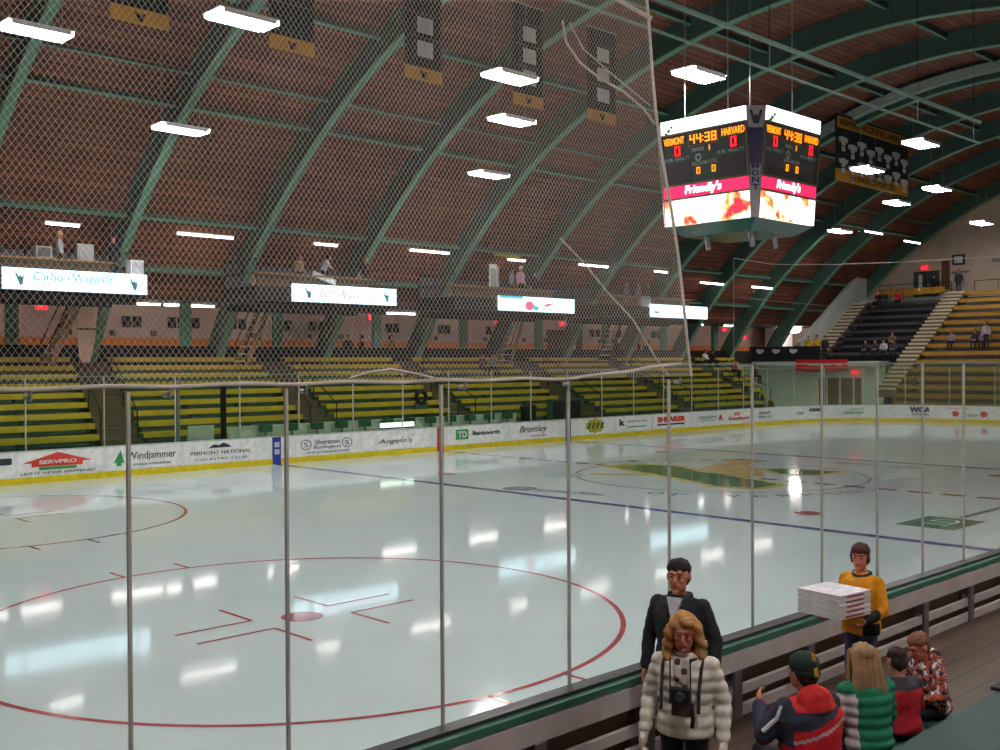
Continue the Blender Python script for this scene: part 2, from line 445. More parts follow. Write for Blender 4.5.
    disc((-7.0, 15.6), .5, Gy, 'ice_advert_mark')
    text_obj('ice_advert_lettering', 'Fletcher Allen', (6.2, 13.2, .004), (0, -1, 0), (1, 0, 0), 3.4, .7, M['navyprint'], o, depth=.002)
    flat([(-5.95, 3.6), (-4.2, 3.6), (-4.2, 4.9), (-5.95, 4.9)], G, 'ice_advert_square')
    text_obj('ice_advert_lettering', 'TD', (-5.6, 4.55, .006), (1, 0, 0), (0, 1, 0), 1.1, -.6, M['iceink_pale'], o, depth=.002)
    strip((-4.1, 4.25), (-.6, 4.25), .16, M['darkink'], 'ice_dark_strip')  # plain dark strip lying on the ice
    return o
ice()

# walkway and concrete slab round the rink
struct(MB().box((-2, -4.2, .1), (66, 8.08, .2)).build('floor', M['floorwood']))
struct(MB().span((-30, 27.5, -.2), (52, 42, -.05)).build('floor', M['slab']))
struct(MB().span((36.0, -8, -.2), (52, 27.4, -.05)).build('floor', M['slab']))

# ---- roof: boards on a barrel vault, cut where the side concourse begins
YC, ZC, RF, RD = 13.6, -9.36, 26.31, 27.3
def roof():
    b = MB(); t0, t1, n = -54.7, 54.7, 56; xs = [-34, 48.3]
    me = bpy.data.meshes.new('ceiling'); V = []; F = []; UV = []
    for i in range(n + 1):
        t = rad(t0 + (t1 - t0) * i / n)
        for x in xs: V.append((x, YC + RD * math.sin(t), ZC + RD * math.cos(t)))
    for i in range(n + 1):
        t = rad(t0 + (t1 - t0) * i / n)
        for x in xs: V.append((x, YC + (RD + .25) * math.sin(t), ZC + (RD + .25) * math.cos(t)))
    k = 2 * (n + 1)
    for i in range(n):
        F.append((2 * i, 2 * i + 2, 2 * i + 3, 2 * i + 1)); F.append((k + 2 * i, k + 2 * i + 1, k + 2 * i + 3, k + 2 * i + 2))
    F.append((0, 1, k + 1, k)); F.append((2 * n, k + 2 * n, k + 2 * n + 1, 2 * n + 1))
    me.from_pydata(V, [], F); uv = me.uv_layers.new(name='UVMap')
    for p in me.polygons:
        for li in p.loop_indices:
            vi = me.loops[li].vertex_index; q = (vi % k) // 2
            uv.data[li].uv = (V[vi][0], RD * rad(t0 + (t1 - t0) * q / n))
    me.materials.append(M['roof']); o = bpy.data.objects.new('ceiling', me); COL.objects.link(o); struct(o)
roof()
NT = [0]
def trim(o):
    NT[0] += 1; o.name = 'trim_%d' % NT[0]; return struct(o)
def arch(x, t1=62, deep=1.0, fl=.34):
    """curved I-beam: lower flange, web, upper flange"""
    n = 40; web = MB(); low = MB(); up = MB()
    T = [rad(-t1 + 2 * t1 * i / n) for i in range(n + 1)]
    P = lambda x, r, t: (x, YC + r * math.sin(t), ZC + r * math.cos(t))
    def sweep(b, xa, xb, ra, rb):
        vs = []
        for t in T: vs += [P(xa, ra, t), P(xb, ra, t), P(xb, rb, t), P(xa, rb, t)]
        fs = []
        for i in range(n):
            for j in range(4): fs.append((4 * i + j, 4 * i + (j + 1) % 4, 4 * i + 4 + (j + 1) % 4, 4 * i + 4 + j))
        fs.append((0, 1, 2, 3)); fs.append((4 * n + 3, 4 * n + 2, 4 * n + 1, 4 * n)); b.add(vs, fs)
    sweep(low, x - fl / 2, x + fl / 2, RF, RF + .05); sweep(web, x - .05, x + .05, RF + .05, RF + deep - .02); sweep(up, x - fl / 2, x + fl / 2, RF + deep - .06, RF + deep - .01)
    r = trim(web.build('trim', M['green_dark'])); low.build('lower_flange', M['green'], r); up.build('upper_flange', M['green_dark'], r)
    return r
RIBX = [-16.31 + 5.667 * i for i in range(-3, 11)] + [47.9]
for x in RIBX: arch(x, fl=.34)
# purlins running the length of the roof
for t in (-51.5, -46, -35, -24, -12, 0.5, 12, 24, 31.8, 35, 46.3, 51.5):
    a = rad(t); b = MB(); thin = t == 31.8
    c0 = Vector((0, YC + (RD - .16) * math.sin(a), ZC + (RD - .16) * math.cos(a))); nv = Vector((0, math.sin(a), math.cos(a)))
    b.beam(c0 + Vector((-34, 0, 0)), c0 + Vector((48.2, 0, 0)), .05 if thin else .1, .12 if thin else .28, up=nv)
    r_ = trim(b.build('trim', M['green_dark']))
    b = MB(); b.beam(c0 - nv * (.07 if thin else .14) + Vector((-34, 0, 0)), c0 - nv * (.07 if thin else .14) + Vector((48.2, 0, 0)), .07 if thin else .13, .03, up=nv); b.build('lower_flange', M['green'], r_)

# ---- side concourse behind the far bleachers
struct(MB().span((-32, 40.5, 3.3), (48.3, 40.7, 6.6)).build('wall_far', M['cream']))
struct(MB().span((-32, 35.85, 6.36), (48.3, 40.7, 6.5)).build('ceiling', M['roof']))
struct(MB().span((-32, 36.75, 3.3), (48.3, 40.5, 3.5)).build('floor', M['slab']))
trim(MB().span((-32, 40.44, 4.5), (48.3, 40.5, 4.85)).build('trim', M['orange']))
trim(MB().span((-32, 40.42, 3.5), (48.3, 40.5, 4.5)).build('trim', M['black']))
# ---- end wall
struct(MB().span((48.2, -10, 0), (48.5, 42, 18)).build('wall_end', M['endwall']))
struct(MB().span((-34.3, -10, 0), (-34, 42, 18)).build('wall_left', M['endwall']))
# near wall, behind the photographer
struct(MB().span((-34, -9.4, 0), (48.3, -9.2, 6.6)).build('wall_near', M['endwall']))
# ================================================================ boards and glass
def dens(path, step):
    """resample a polyline"""
    P = [Vector((x, y, 0)) for x, y in path]; out = [P[0]]
    for a, b in zip(P[:-1], P[1:]):
        n = max(1, round((b - a).length / step))
        out += [a + (b - a) * (i + 1) / n for i in range(n)]
    return out
def wallstrip(b, P, z0, z1, t0, t1, mi=0):
    """vertical band following a path; offset t0..t1 to the outside (left-hand normal)"""
    N = []
    for i in range(len(P)):
        d = (P[min(i + 1, len(P) - 1)] - P[max(i - 1, 0)]).normalized(); N.append(Vector((-d.y, d.x, 0)))
    vs = []
    for p, n in zip(P, N):
        for t, z in ((t0, z0), (t1, z0), (t1, z1), (t0, z1)): vs.append(p + n * t + Vector((0, 0, z)))
    fs = []
    for i in range(len(P) - 1):
        for j in range(4): fs.append((4 * i + j, 4 * i + (j + 1) % 4, 4 * i + 4 + (j + 1) % 4, 4 * i + 4 + j))
    k = 4 * (len(P) - 1)
    fs += [(0, 1, 2, 3), (k + 3, k + 2, k + 1, k)]
    b.add(vs, fs, mi)

def far_boards():
    P = dens(OUT[:-1], 1.0)
    t = thing('dasher_boards', 'white advert covered dasher boards along the far side and right end of the ice', 'boards', (0, 27.3, 0))
    b = MB(); wallstrip(b, P, .2, HB, 0, .1); b.build('facing', M['white'], t)
    b = MB(); wallstrip(b, P, .0, .2, -.015, .1); k = b.build('kick_plate', M['kick'], t); k['label'] = 'yellow kick plate'
    b = MB(); wallstrip(b, P, HB, HB + .03, -.02, .14); b.build('top_rail', M['slab'], t)
    for x, m in ((-7.8, 'blue'), (0, 'red'), (7.8, 'blue')):
        b = MB().span((x - .17, 27.22, 0), (x + .17, 27.26, HB)); q = b.build('line_marker', M[m], t); q['label'] = m + ' line marker on the boards'
        for i, z in enumerate((.36, .62)): MB().span((x - .1, 27.205, z), (x + .1, 27.219, z + .18)).build('marker_print', M['banwhite'], q)
    Y = 27.24
    def T(txt, x0, x1, z0, z1, m, par, bold=.0, shear=0.): return text_obj('lettering', txt, (x0, Y - .004, z0), (1, 0, 0), (0, 0, 1), x1 - x0, z1 - z0, M[m], par, .01, bold, shear)
    def panel(x0, x1, m='whiteink'):
        return MB().span((x0, Y, .24), (x1, Y + .03, HB - .03)).build('advert_panel', M[m], t)
    # left to right along the far side
    a = panel(-17.6, -16.95); MB().span((-17.55, Y - .01, .62), (-17.0, Y, .82)).build('advert_mark', M['darkink'], a)
    a = panel(-16.85, -14.2); a['label'] = 'advert with a red house roof over a green bar'
    MB().poly([(-16.7, Y, .62), (-14.55, Y, .62), (-15.62, Y, .93)], (0, -1, 0), .012).build('advert_roof', M['redink'], a)
    MB().span((-16.42, Y - .011, .5), (-14.85, Y, .64)).build('advert_roof', M['redink'], a)
    text_obj('lettering', 'SERVPRO', (-16.2, Y - .013, .58), (1, 0, 0), (0, 0, 1), 1.15, .12, M['whiteink'], a, .01, .02)
    MB().span((-16.2, Y - .012, .40), (-15.05, Y, .49)).build('advert_bar', M['greenink'], a)
    T('LIKE IT NEVER HAPPENED', -16.75, -14.45, .27, .35, 'darkink', a)
    a = panel(-14.05, -11.55)
    MB().poly([(-13.85, Y, .45), (-13.5, Y, .45), (-13.62, Y, .85)], (0, -1, 0), .012).build('advert_mark', M['greenink'], a)
    MB().span((-13.75, Y - .01, .35), (-13.6, Y, .46)).build('advert_mark', M['greenink'], a)
    T('Windjammer', -13.4, -11.7, .46, .78, 'darkink', a); T('RESTAURANT & UPPER DECK PUB', -13.2, -11.9, .33, .4, 'grayink', a)
    a = panel(-11.4, -8.7)
    MB().poly([(-10.5, Y, .74), (-9.6, Y, .74), (-9.75, Y, .84), (-9.95, Y, .9), (-10.1, Y, .82), (-10.3, Y, .86)], (0, -1, 0), .012).build('advert_mark', M['darkink'], a)
    T('VERMONT NATIONAL', -11.2, -8.85, .52, .64, 'darkink', a); T('COUNTRY CLUB', -11.0, -9.0, .32, .4, 'grayink', a)
    a = panel(-7.0, -4.2)
    for x in (-6.55, -4.7):
        k = MB()
        for i in range(24):
            q = [(x + r * math.cos(2 * PI * j / 24), Y - .01, .63 + r * .8 * math.sin(2 * PI * j / 24)) for j in (i, i + 1) for r in (.2, .24)]
            k.add(q, [(0, 1, 3, 2)])
        k.build('advert_ring', M['grayink'], a)
        T('S', x - .09, x + .09, .54, .72, 'navyprint', a)
    T('Sheraton', -6.15, -5.05, .62, .8, 'navyprint', a); T('Burlington', -6.2, -5.0, .42, .58, 'navyprint', a); T('HOTEL & CONFERENCE CENTER', -6.5, -4.6, .3, .36, 'grayink', a)
    a = panel(-4.0, -.6); T("Angelo's", -3.2, -1.5, .42, .66, 'grayink', a, shear=.3)
    a = panel(.4, 3.6); MB().span((.85, Y - .012, .42), (1.55, Y, .84)).build('advert_square', M['greenink'], a)
    text_obj('lettering', 'TD', (.95, Y - .014, .5), (1, 0, 0), (0, 0, 1), .5, .26, M['whiteink'], a, .01, .02)
    T('Banknorth', 1.8, 3.4, .56, .74, 'darkink', a, .03)
    a = panel(4.0, 7.2); T('Bromley', 4.6, 6.4, .44, .82, 'darkink', a, .0, .35); T('MOUNTAIN', 5.3, 6.3, .32, .39, 'redink', a)
    a = panel(8.5, 11.0); a['label'] = 'advert with a round yellow green leaf'
    k = MB()
    pts = []
    for i in range(40):
        an = 2 * PI * i / 40; r = .30 + .07 * math.sin(an * 5) ** 2
        pts.append((9.7 + r * 2.0 * math.cos(an), Y, .62 + r * math.sin(an)))
    k.poly(pts, (0, -1, 0), .012); k.build('advert_leaf', M['leaf'], a)
    for i in range(4): MB().poly([(9.15 + .3 * i, Y - .012, .5), (9.25 + .3 * i, Y - .012, .46), (9.4 + .3 * i, Y - .012, .74), (9.3 + .3 * i, Y - .012, .78)], (0, -1, 0), .004).build('advert_mark', M['darkink'], a)
    a = panel(11.2, 14.0); T('k', 11.5, 11.95, .52, .84, 'darkink', a, .05); T('WILLISTON', 12.1, 13.6, .66, .76, 'grayink', a)
    MB().span((12.1, Y - .01, .42), (13.6, Y, .47)).build('advert_bar', M['greenink'], a)
    a = panel(14.2, 17.2); T('SHEARER', 14.5, 16.9, .56, .84, 'redink', a, .06); MB().span((14.5, Y - .01, .4), (16.8, Y, .48)).build('advert_bar', M['darkink'], a)
    # along the curve and the end: adverts turned with the boards
    Q = dens(OUT[2:-2], .25)
    cum = [0]
    for p, r in zip(Q[:-1], Q[1:]): cum.append(cum[-1] + (r - p).length)
    def at(s):
        for i in range(len(Q) - 1):
            if cum[i + 1] >= s: break
        d = (Q[i + 1] - Q[i]).normalized(); return Q[i] + d * (s - cum[i]), d
    def TC(txt, s, w, z0, z1, m, bold=.0, shear=0.):
        p, d = at(s); p = p - Vector((-d.y, d.x, 0)) * .03
        return text_obj('lettering', txt, (p.x, p.y, z0), d, (0, 0, 1), w, z1 - z0, M[m], t, .01, bold, shear)
    TC('COLODNY', .1, 1.7, .6, .74, 'grayink'); TC('SURPLUS', .3, 1.4, .46, .54, 'greenink'); TC('A', 1.95, .4, .46, .78, 'redink', .08)
    TC('KeyBank', 2.9, 2.1, .4, .58, 'redink', .03, .1); TC('O', 3.5, .5, .68, .84, 'redink', .06)
    TC('VERMONT', 5.9, 1.6, .62, .78, 'grayink'); TC('TEDDY BEAR', 5.9, 1.7, .42, .54, 'grayink')
    TC('Gardener', 9.6, 1.5, .5, .7, 'grayink', 0, .2); TC('CSSB', 10.6, .9, .66, .84, 'navyprint', .05)
    TC('Cathedral', 13.4, 1.0, .72, .84, 'greenink'); TC('Cathedral Square', 13.0, 2.2, .44, .62, 'greenink', .02)
    TC('WCAX', 16.9, 1.55, .56, .9, 'navyprint', .07); TC('TV CHANNEL', 17.0, 1.4, .38, .5, 'navyprint', .03)
    for s in (19.45, 21.0):
        p, d = at(s); MB().ell((p.x - .03, p.y, .52), (.03, .22, .17)).build('advert_apple', M['redink'], t)
    TC('Shelburne Orchards', 19.0, 2.5, .78, .9, 'redink', 0); TC('of Vermont', 19.9, .8, .38, .6, 'leaf')
    TC('Bond', 22.9, .8, .72, .84, 'navyprint'); TC('auto parts', 22.7, 1.6, .4, .58, 'darkink', .03)
far_boards()

def near_boards():
    P = [Vector((x, 0, 0)) for x in (-26.5, 30)]
    t = thing('dasher_boards', 'near side dasher boards with a green capped sill and pale back planks', 'boards', (0, 0, 0))
    x0, x1 = -26.5, 30
    MB().span((x0, -.06, 0), (x1, 0, .9)).build('facing', M['white'], t)
    MB().span((x0, -.09, .15), (x1, -.062, .84)).build('backing', M['backwood'], t)['label'] = 'brown backing between the planks'
    MB().span((x0, -.12, .9), (x1, .02, .935)).build('sill', M['ledge_dark'], t)['label'] = 'dark sill under the glass'
    MB().span((x0, -.19, .845), (x1, -.121, .905)).build('sill_strip', M['ledge_green'], t)['label'] = 'green strip along the sill'
    for z0, z1 in ((.655, .835), (.41, .50), (.21, .31)):
        MB().span((x0, -.2, z0), (x1, -.15, z1)).build('back_plank', M['plank'], t)
    x = -25.3
    while x < 30:
        MB().span((x - .07, -.15, .2), (x + .07, -.092, .84)).span((x - .02, -.23, .2), (x + .1, -.201, .66)).build('post', M['frame'], t)
        x += 1.35
near_boards()

POSTS = [-27.0, -25.74, -24.68, -23.36, -21.98, -20.62, -19.25, -17.88, -16.6, -15.39, -14.15]
while POSTS[-1] < 8: POSTS.append(POSTS[-1] + 1.3)
for i, (a, b) in enumerate(zip(POSTS[:-1], POSTS[1:])):
    h = 3.44 if b < -20 else 3.57
    if i == 0: lab = 'near rink glass pane at the left edge of the photo'
    else: lab = 'near rink glass pane, %s from the left' % ORD[i]
    t = thing('glass_pane', lab, 'glass pane', (a, .01, .935), 'near side rink glass')
    MB().span((a + .012, .004, .936), (b - .012, .016, h)).build('pane', M['glass'], t)
    MB().span((b - .010, -.002, .936), (b + .010, .022, h)).build('edge_strip', M['steelpost'], t)
    if b > -20: MB().span((a + .012, .002, h), (b - .012, .018, h + .012)).build('top_edge', M['conduit'], t)

def far_glass():
    P = dens(OUT[:-1], .05); cum = [0]
    for a, b in zip(P[:-1], P[1:]): cum.append(cum[-1] + (b - a).length)
    def at(s):
        i = 0
        while i < len(P) - 2 and cum[i + 1] < s: i += 1
        d = (P[i + 1] - P[i]).normalized(); return P[i] + d * (s - cum[i]), d
    s = 11.0; k = 0; tot = cum[-1]
    while s + 2.44 < tot - 9:
        a, d = at(s); b, _ = at(s + 2.44); e = (b - a).normalized(); n = Vector((-e.y, e.x, 0))
        t = thing('glass_pane', 'far rink glass pane, %s from the left above the advert boards' % ORD[k] if k < 26 else 'far rink glass pane over the right end boards, %s along' % ORD[k - 26], 'glass pane', (a.x, a.y, 1.02), 'far side rink glass')
        A = a + n * .06; B = b + n * .06
        z = Vector((0, 0, 1))
        MB().beam(A + e * .03 + z * 2.13, B - e * .03 + z * 2.13, .014, 2.22).build('pane', M['glassgreen'], t)
        MB().beam(A + z * 3.25, B + z * 3.25, .03, .025).build('top_edge', M['conduit'], t)
        MB().beam(B + z * 1.02, B + z * 3.25, .035, .05, up=n).build('edge_strip', M['steelpost'], t)
        s += 2.44; k += 1
far_glass()

# ================================================================ protective netting over the near glass
def netting():
    t = thing('safety_net', 'white diamond mesh safety net hanging above the near glass', 'net', (-24, 0, 3.46))
    x0, x1, z0, z1 = -28.6, -20.35, 3.47, 8.2
    edge = lambda z: -20.31 - .185 * (z - 3.47)
    b = MB(); dx = .039; sl = 1.35
    r = .0014
    for sgn in (1, -1):
        n = int((x1 - x0 + (z1 - z0) / sl) / dx) + 2
        for i in range(n):
            xb = (x0 - (z1 - z0) / sl + i * dx) if sgn > 0 else (x0 + i * dx)
            # line x = xb + sgn*(z-z0)/sl ; clip
            def X(z): return xb + sgn * (z - z0) / sl
            za, zb = z0, z1
            if sgn > 0:
                if X(za) < x0: za = z0 + (x0 - xb) * sl
                if X(zb) > edge(zb): zb = (z0 * (1 / sl) + (-20.31 + .185 * 3.47) - xb) / (1 / sl + .185)
            else:
                if X(zb) < x0: zb = z0 + (xb - x0) * sl
                if X(za) > edge(za): za = (xb + z0 / sl - (-20.31 + .185 * 3.47)) / (1 / sl - .185)
            za = max(za, z0); zb = min(zb, z1)
            if zb - za < .03: continue
            w = lambda z: .01 * math.sin(z * 2.1 + xb)
            m = 3
            pts = [(X(za + (zb - za) * j / m), .008 * sgn * 0 + .03 * math.sin((za + (zb - za) * j / m) * 1.3), za + (zb - za) * j / m) for j in range(m + 1)]
            for p, q in zip(pts[:-1], pts[1:]): b.tube(p, q, r, r, 4)
    b.build('mesh', M['net'], t, recalc=False)
    MB().path([(edge(z) + .02 * math.sin(z * 3), .03 * math.sin(z * 1.3), z) for z in [3.47 + .3 * i for i in range(16)]], .014, 6).build('edge_rope', M['net'], t)
    rp = [(x0 + .12 * i, .0 + .015 * math.sin(i * 1.7), 3.47 + .006 * math.sin(i * .9) + (.0 if i < 56 else .02 * (i - 56) * .5)) for i in range(69)]
    MB().path(rp, .014, 7).build('bottom_rope', M['net'], t)
    MB().path([(x0, 0, z1), (edge(z1), 0, z1)], .02, 6).build('top_rope', M['net'], t)
    # gathered folds and a loose tie
    MB().path([(-22.02, .02, 6.4), (-21.93, .06, 6.25), (-21.75, .07, 6.12), (-21.5, .06, 6.03), (-21.2, .05, 5.97), (-20.95, .03, 5.86), (-20.8, .02, 5.74)], .011, 6).path([(-21.9, .05, 6.42), (-21.7, .08, 6.25), (-21.3, .06, 6.08), (-20.85, .03, 5.9)], .006, 5).build('loose_tie', M['net'], t)
    MB().path([(-22.05, .03, 4.62), (-21.75, .05, 4.45), (-21.45, .05, 4.22), (-21.1, .04, 3.98), (-20.75, .04, 3.62), (-20.6, .03, 3.48)], .008, 5).build('fold_cord', M['net'], t)
    MB().path([(-24.2, -.02, 3.5), (-24.05, -.03, 3.54), (-23.85, -.03, 3.56), (-23.6, -.03, 3.52), (-23.45, -.02, 3.49)], .009, 5).build('loop_cord', M['net'], t); MB().path([(-22.2, .02, 7.0), (-21.7, .05, 6.86), (-21.2, .05, 6.74), (-20.85, .02, 6.68)], .02, 5).build('edge_tie', M['net'], t)
    for i, x in enumerate((-26.3, -25.5, -24.55, -23.15, -22.0, -20.5)):
        MB().tube((x, -.02, 3.42), (x, .04, 3.42), .016, .016, 10).tube((x, -.03, 3.4), (x, -.03, 3.46), .008, .008, 8).build('clip', M['metal'], t)
netting()
b = MB(); b.path([(23.6, 28.7, 9.62), (27.5, 28.6, 9.5), (31.5, 26.8, 9.6), (34.2, 23.5, 9.7), (35.6, 18.4, 9.75), (35.6, 4, 9.9)], .018, 5); b.tube((23.6, 28.7, 9.62), (23.4, 28.6, 3.3), .012, .012, 5); b.path([(23.5, 28.65, 7.4), (31.4, 26.8, 7.0)], .008, 4)
tag(b.build('net_cable', M['net']), 'thin white cable frame strung high above the right end boards', 'cable')

# ================================================================ bleachers
def Z(k): return 1.3 + .33 * k
def Yk(k): return 28.9 + .9 * k
AISLE = [(-11.0, 1.45), (-2.7, 1.4), (4.9, 1.2), (13.1, 1.9), (20.9, 1.5), (29.2, 1.2)]
def ax(c, k): return c + (Yk(k) - 36) * .27
def far_bleachers():
    words = ['leftmost yellow bench bleacher section under the first press box', 'yellow bench bleacher section between the two leftmost press boxes', 'yellow bench bleacher section below the second press box', 'yellow bench bleacher section left of the black bin', 'yellow bench bleacher section right of the black bin', 'yellow bench bleacher section under the fourth press box', 'short yellow bench bleacher section at the far right corner']
    for j in range(7):
        t = thing('bleacher_section', words[j], 'bleachers', (0, 28.6, .0), 'yellow bleachers on the far side')
        riser = MB()
        for k in range(9):
            L = ax(AISLE[j - 1][0], k) + AISLE[j - 1][1] / 2 if j > 0 else -31
            R = ax(AISLE[j][0], k) - AISLE[j][1] / 2 if j < 6 else 34.6 - (8 - k) * .85
            if k < 2 and j in (2, 3): pass
            z = Z(k); y = Yk(k)
            riser.span((L, y + .1, 0 if k == 0 else z - .75), (R, min(36.6, y + 1.0), z - .36))
            b = MB(); b.span((L + .05, y - .18, z - .05), (R - .05, y + .2, z)); b.span((L + .05, y - .2, z - .19), (R - .05, y - .16, z + .0))
            b.build('bench', M['yellow'], t)
            n = max(2, int((R - L) / 2.2)); 
            for i in range(n + 1):
                x = L + .2 + (R - L - .4) * i / n; riser.span((x - .04, y - .05, z - .36), (x + .04, y + .05, z - .04))
        riser.build('riser', M['green_dark'], t)
    for j, (c, w) in enumerate(AISLE):
        t = thing('aisle_steps', 'dark aisle steps climbing the far bleachers, %s from the left' % ORD[j], 'steps', (c, 28.6, 0), 'aisle steps of the far bleachers')
        for k in range(9):
            x = ax(c, k); z = Z(k); y = Yk(k)
            MB().span((x - w / 2 + .02, y - .2, 0 if k == 0 else z - .8), (x + w / 2 - .02, y + .7, z - .2)).build('step', M['stepbrown'], t)
        for s in (-1, 1):
            b = MB()
            for k in (0, 3, 6): x = ax(c, k) + s * (w / 2 - .08); b.tube((x, Yk(k), Z(k) - .3), (x, Yk(k), Z(k) + .75), .025)
            b.path([(ax(c, k) + s * (w / 2 - .08), Yk(k), Z(k) + .75) for k in (0, 3, 6)], .02); b.build('handrail', M['black'], t)
far_bleachers()
# black back wall of the top row
b = MB().span((-32, 36.66, 3.5), (35, 36.74, 4.42)); tag(b.build('parapet', M['black']), 'long black parapet behind the top row of yellow bleachers', 'parapet')

def end_stand():
    X0, DX, Z0, DZ = 36.0, .84, 2.15, .525
    def section(name, label, y0, y1, k0, k1, m, rm, group=None):
        t = thing(name, label, 'bleachers', (X0, (y0 + y1) / 2, 0), group); ris = MB()
        for k in range(k0, k1):
            x = X0 + DX * k; z = Z0 + DZ * k
            ris.span((x + .1, y0, max(0, z - 1.0)), (x + DX + .15, y1, z - .36))
            if m == 'charcoal':
                MB().span((x - .16, y0 + .04, z - .06), (x + .2, y1 - .04, z)).span((x - .16, y0 + .04, z - .2), (x - .12, y1 - .04, z - .06)).build('bench', M[m], t)
            else:
                MB().span((x - .18, y0 + .04, z - .26), (x + .2, y1 - .04, z)).build('bench', M[m], t)
        if m == 'gold':
            for x, z in ((35.72, 1.62), (35.45, 1.1)):
                MB().span((x - .12, y0 + .04, z - .28), (x + .16, y1 - .04, z)).build('bench', M[m], t)
                ris.span((x, y0, 0), (36.2, y1, z - .3))
        ris.span((X0 + DX * k0 + .11, y0, 0), (X0 + DX * k0 + .3, y1, Z0 + DZ * k0 - .37)) if k0 == 0 else None
        ris.build('riser', M[rm], t); return t
    section('bleacher_section', 'dark grey bench bleacher section in the end stand below the green door', 26.2, 31.55, 4, 12, 'charcoal', 'black')
    section('bleacher_section', 'gold yellow bench bleacher section right of the cream aisle in end stand', 8, 24.75, 0, 13, 'gold', 'frame')
    for y0, y1, k0, k1, lab in ((24.8, 26.15, 0, 13, 'cream edged aisle steps between dark and yellow end stand seats'), (31.6, 32.85, 3, 12, 'cream edged steps beside the sloping white wall of the end stand')):
        t = thing('aisle_steps', lab, 'steps', (X0, (y0 + y1) / 2, 0), 'aisle steps of the end stand')
        for k in range(2 * k0, 2 * k1):
            x = X0 + DX * k / 2 - .3; z = Z0 + DZ * k / 2 - .2
            st = MB().span((x, y0, z - .6), (x + .55, y1, z)).build('step', M['backwood'], t)
            MB().span((x - .015, y0 + .02, z - .12), (x + .16, y1 - .02, z + .012)).build('step_edge', M['stepcream'], st)
    b = MB(); b.poly([(38.2, 32.9, 3.6), (38.2, 32.9, 4.9), (46.4, 32.9, 9.95), (48.1, 32.9, 9.95), (48.1, 32.9, 3.6)], (0, 1, 0), .2)
    b.beam((38.1, 33.0, 4.95), (46.4, 33.0, 10.02), .3, .1)
    tag(b.build('stair_wall', M['slab']), 'sloping white side wall of the end stand stairs', 'wall')
    # top row of gold seats and the landing under the door
    t = thing('seat_row', 'row of gold seats along the top of the dark end stand section', 'seats', (46.2, 29.5, 8.3))
    for i in range(11):
        y = 26.35 + .46 * i
        s = MB().span((46.1, y, 8.45), (46.5, y + .42, 8.52)).build('seat', M['gold'], t)
        MB().span((46.45, y, 8.5), (46.52, y + .42, 8.95)).build('backrest', M['gold'], t)
    struct(MB().span((46.9, 8, 8.05), (48.2, 33.6, 8.3)).build('floor', M['slab']))
    b = MB()
    for y in [26.1 + .9 * i for i in range(7)]: b.tube((47.1, y, 8.3), (47.1, y, 9.3), .025)
    b.path([(47.1, 26.1, 9.3), (47.1, 31.5, 9.3)], .025).path([(47.1, 26.1, 8.8), (47.1, 31.5, 8.8)], .02)
    tag(b.build('guard_rail', M['black']), 'black guard rail on the landing below the green door', 'rail')
    b = MB()
    for y in [10 + 1.6 * i for i in range(10)]: b.tube((46.85, y, 8.3), (46.85, y, 9.25), .025)
    b.path([(46.85, 10, 9.25), (46.85, 24.4, 9.25)], .025)
    tag(b.build('guard_rail', M['black']), 'black guard rail along the top of the yellow end stand', 'rail')
    # corner walkway: slab, white wall below, passage
    t = thing('corner_walkway', 'raised corner walkway with white wall and dark doors under the black banner', 'walkway', (38, 31, 0))
    MB().span((37.9, 26.95, 3.35), (39.3, 36.7, 3.65)).build('slab', M['slab'], t)
    MB().span((38.6, 31.8, 0), (38.8, 36.6, 3.35)).build('wall_panel', M['mint'], t)
    MB().span((38.6, 27.0, 2.5), (38.8, 31.8, 3.35)).build('wall_panel', M['mint'], t)
    MB().span((38.6, 27.0, 0), (38.8, 28.6, 2.5)).build('wall_panel', M['mint'], t)
    d = MB().span((38.72, 28.6, 0), (38.78, 31.8, 2.5)).build('double_door', M['backwood'], t)
    for y in (29.2, 30.2, 31.2): MB().span((38.66, y - .06, 0), (38.72, y + .06, 2.5)).build('door_frame', M['mint'], d)
    b = MB().span((37.95, 31.3, 3.65), (38.05, 36.7, 4.72))
    tag(b.build('banner', M['black']), 'black banner with small white crests along the corner walkway edge', 'banner')
    for i, y in enumerate((35.7, 34.2, 32.9)):
        pass
    t = bpy.data.objects['banner']
    for y in (36.0, 34.7, 33.3):
        k = MB().poly([(37.94, y + .35, 4.35), (37.94, y + .1, 4.2), (37.94, y - .1, 4.25), (37.94, y - .3, 4.4), (37.94, y - .25, 4.5), (37.94, y + .3, 4.55)], (-1, 0, 0), .01); k.build('crest', M['banwhite'], t)
    b = MB().span((37.83, 29.2, 3.0), (37.88, 33.1, 3.78)); q = tag(b.build('banner', M['red']), 'red banner hung on the corner walkway edge above the dark doors', 'banner')
    for y, l in ((32.2, .9), (30.9, .5), (30.0, .4)): MB().span((37.81, y - l, 3.38), (37.83, y, 3.5)).build('white_print', M['banwhite'], q)
    trim(MB().span((39.2, 33.9, 4.55), (48.2, 34.0, 4.85)).build('trim', M['orange']))
    # door high in the end wall with its sign, and small wall frames
    d = MB().span((48.1, 27.45, 8.3), (48.2, 29.35, 10.25)).build('door_1', M['door_green']); struct(d)
    MB().span((48.07, 28.42, 8.3), (48.1, 28.48, 10.25)).build('door_gap', M['black'], d)
    MB().span((48.06, 28.7, 9.0), (48.1, 28.95, 10.0)).build('door_window', M['banwhite'], d)
    MB().span((48.05, 27.7, 9.2), (48.1, 28.3, 9.3)).build('door_handle', M['metal'], d)
    tag(MB().span((48.05, 26.7, 8.9), (48.2, 27.25, 10.9)).build('notice_board', M['brown']), 'narrow red brown board on the end wall right of the green door', 'board')
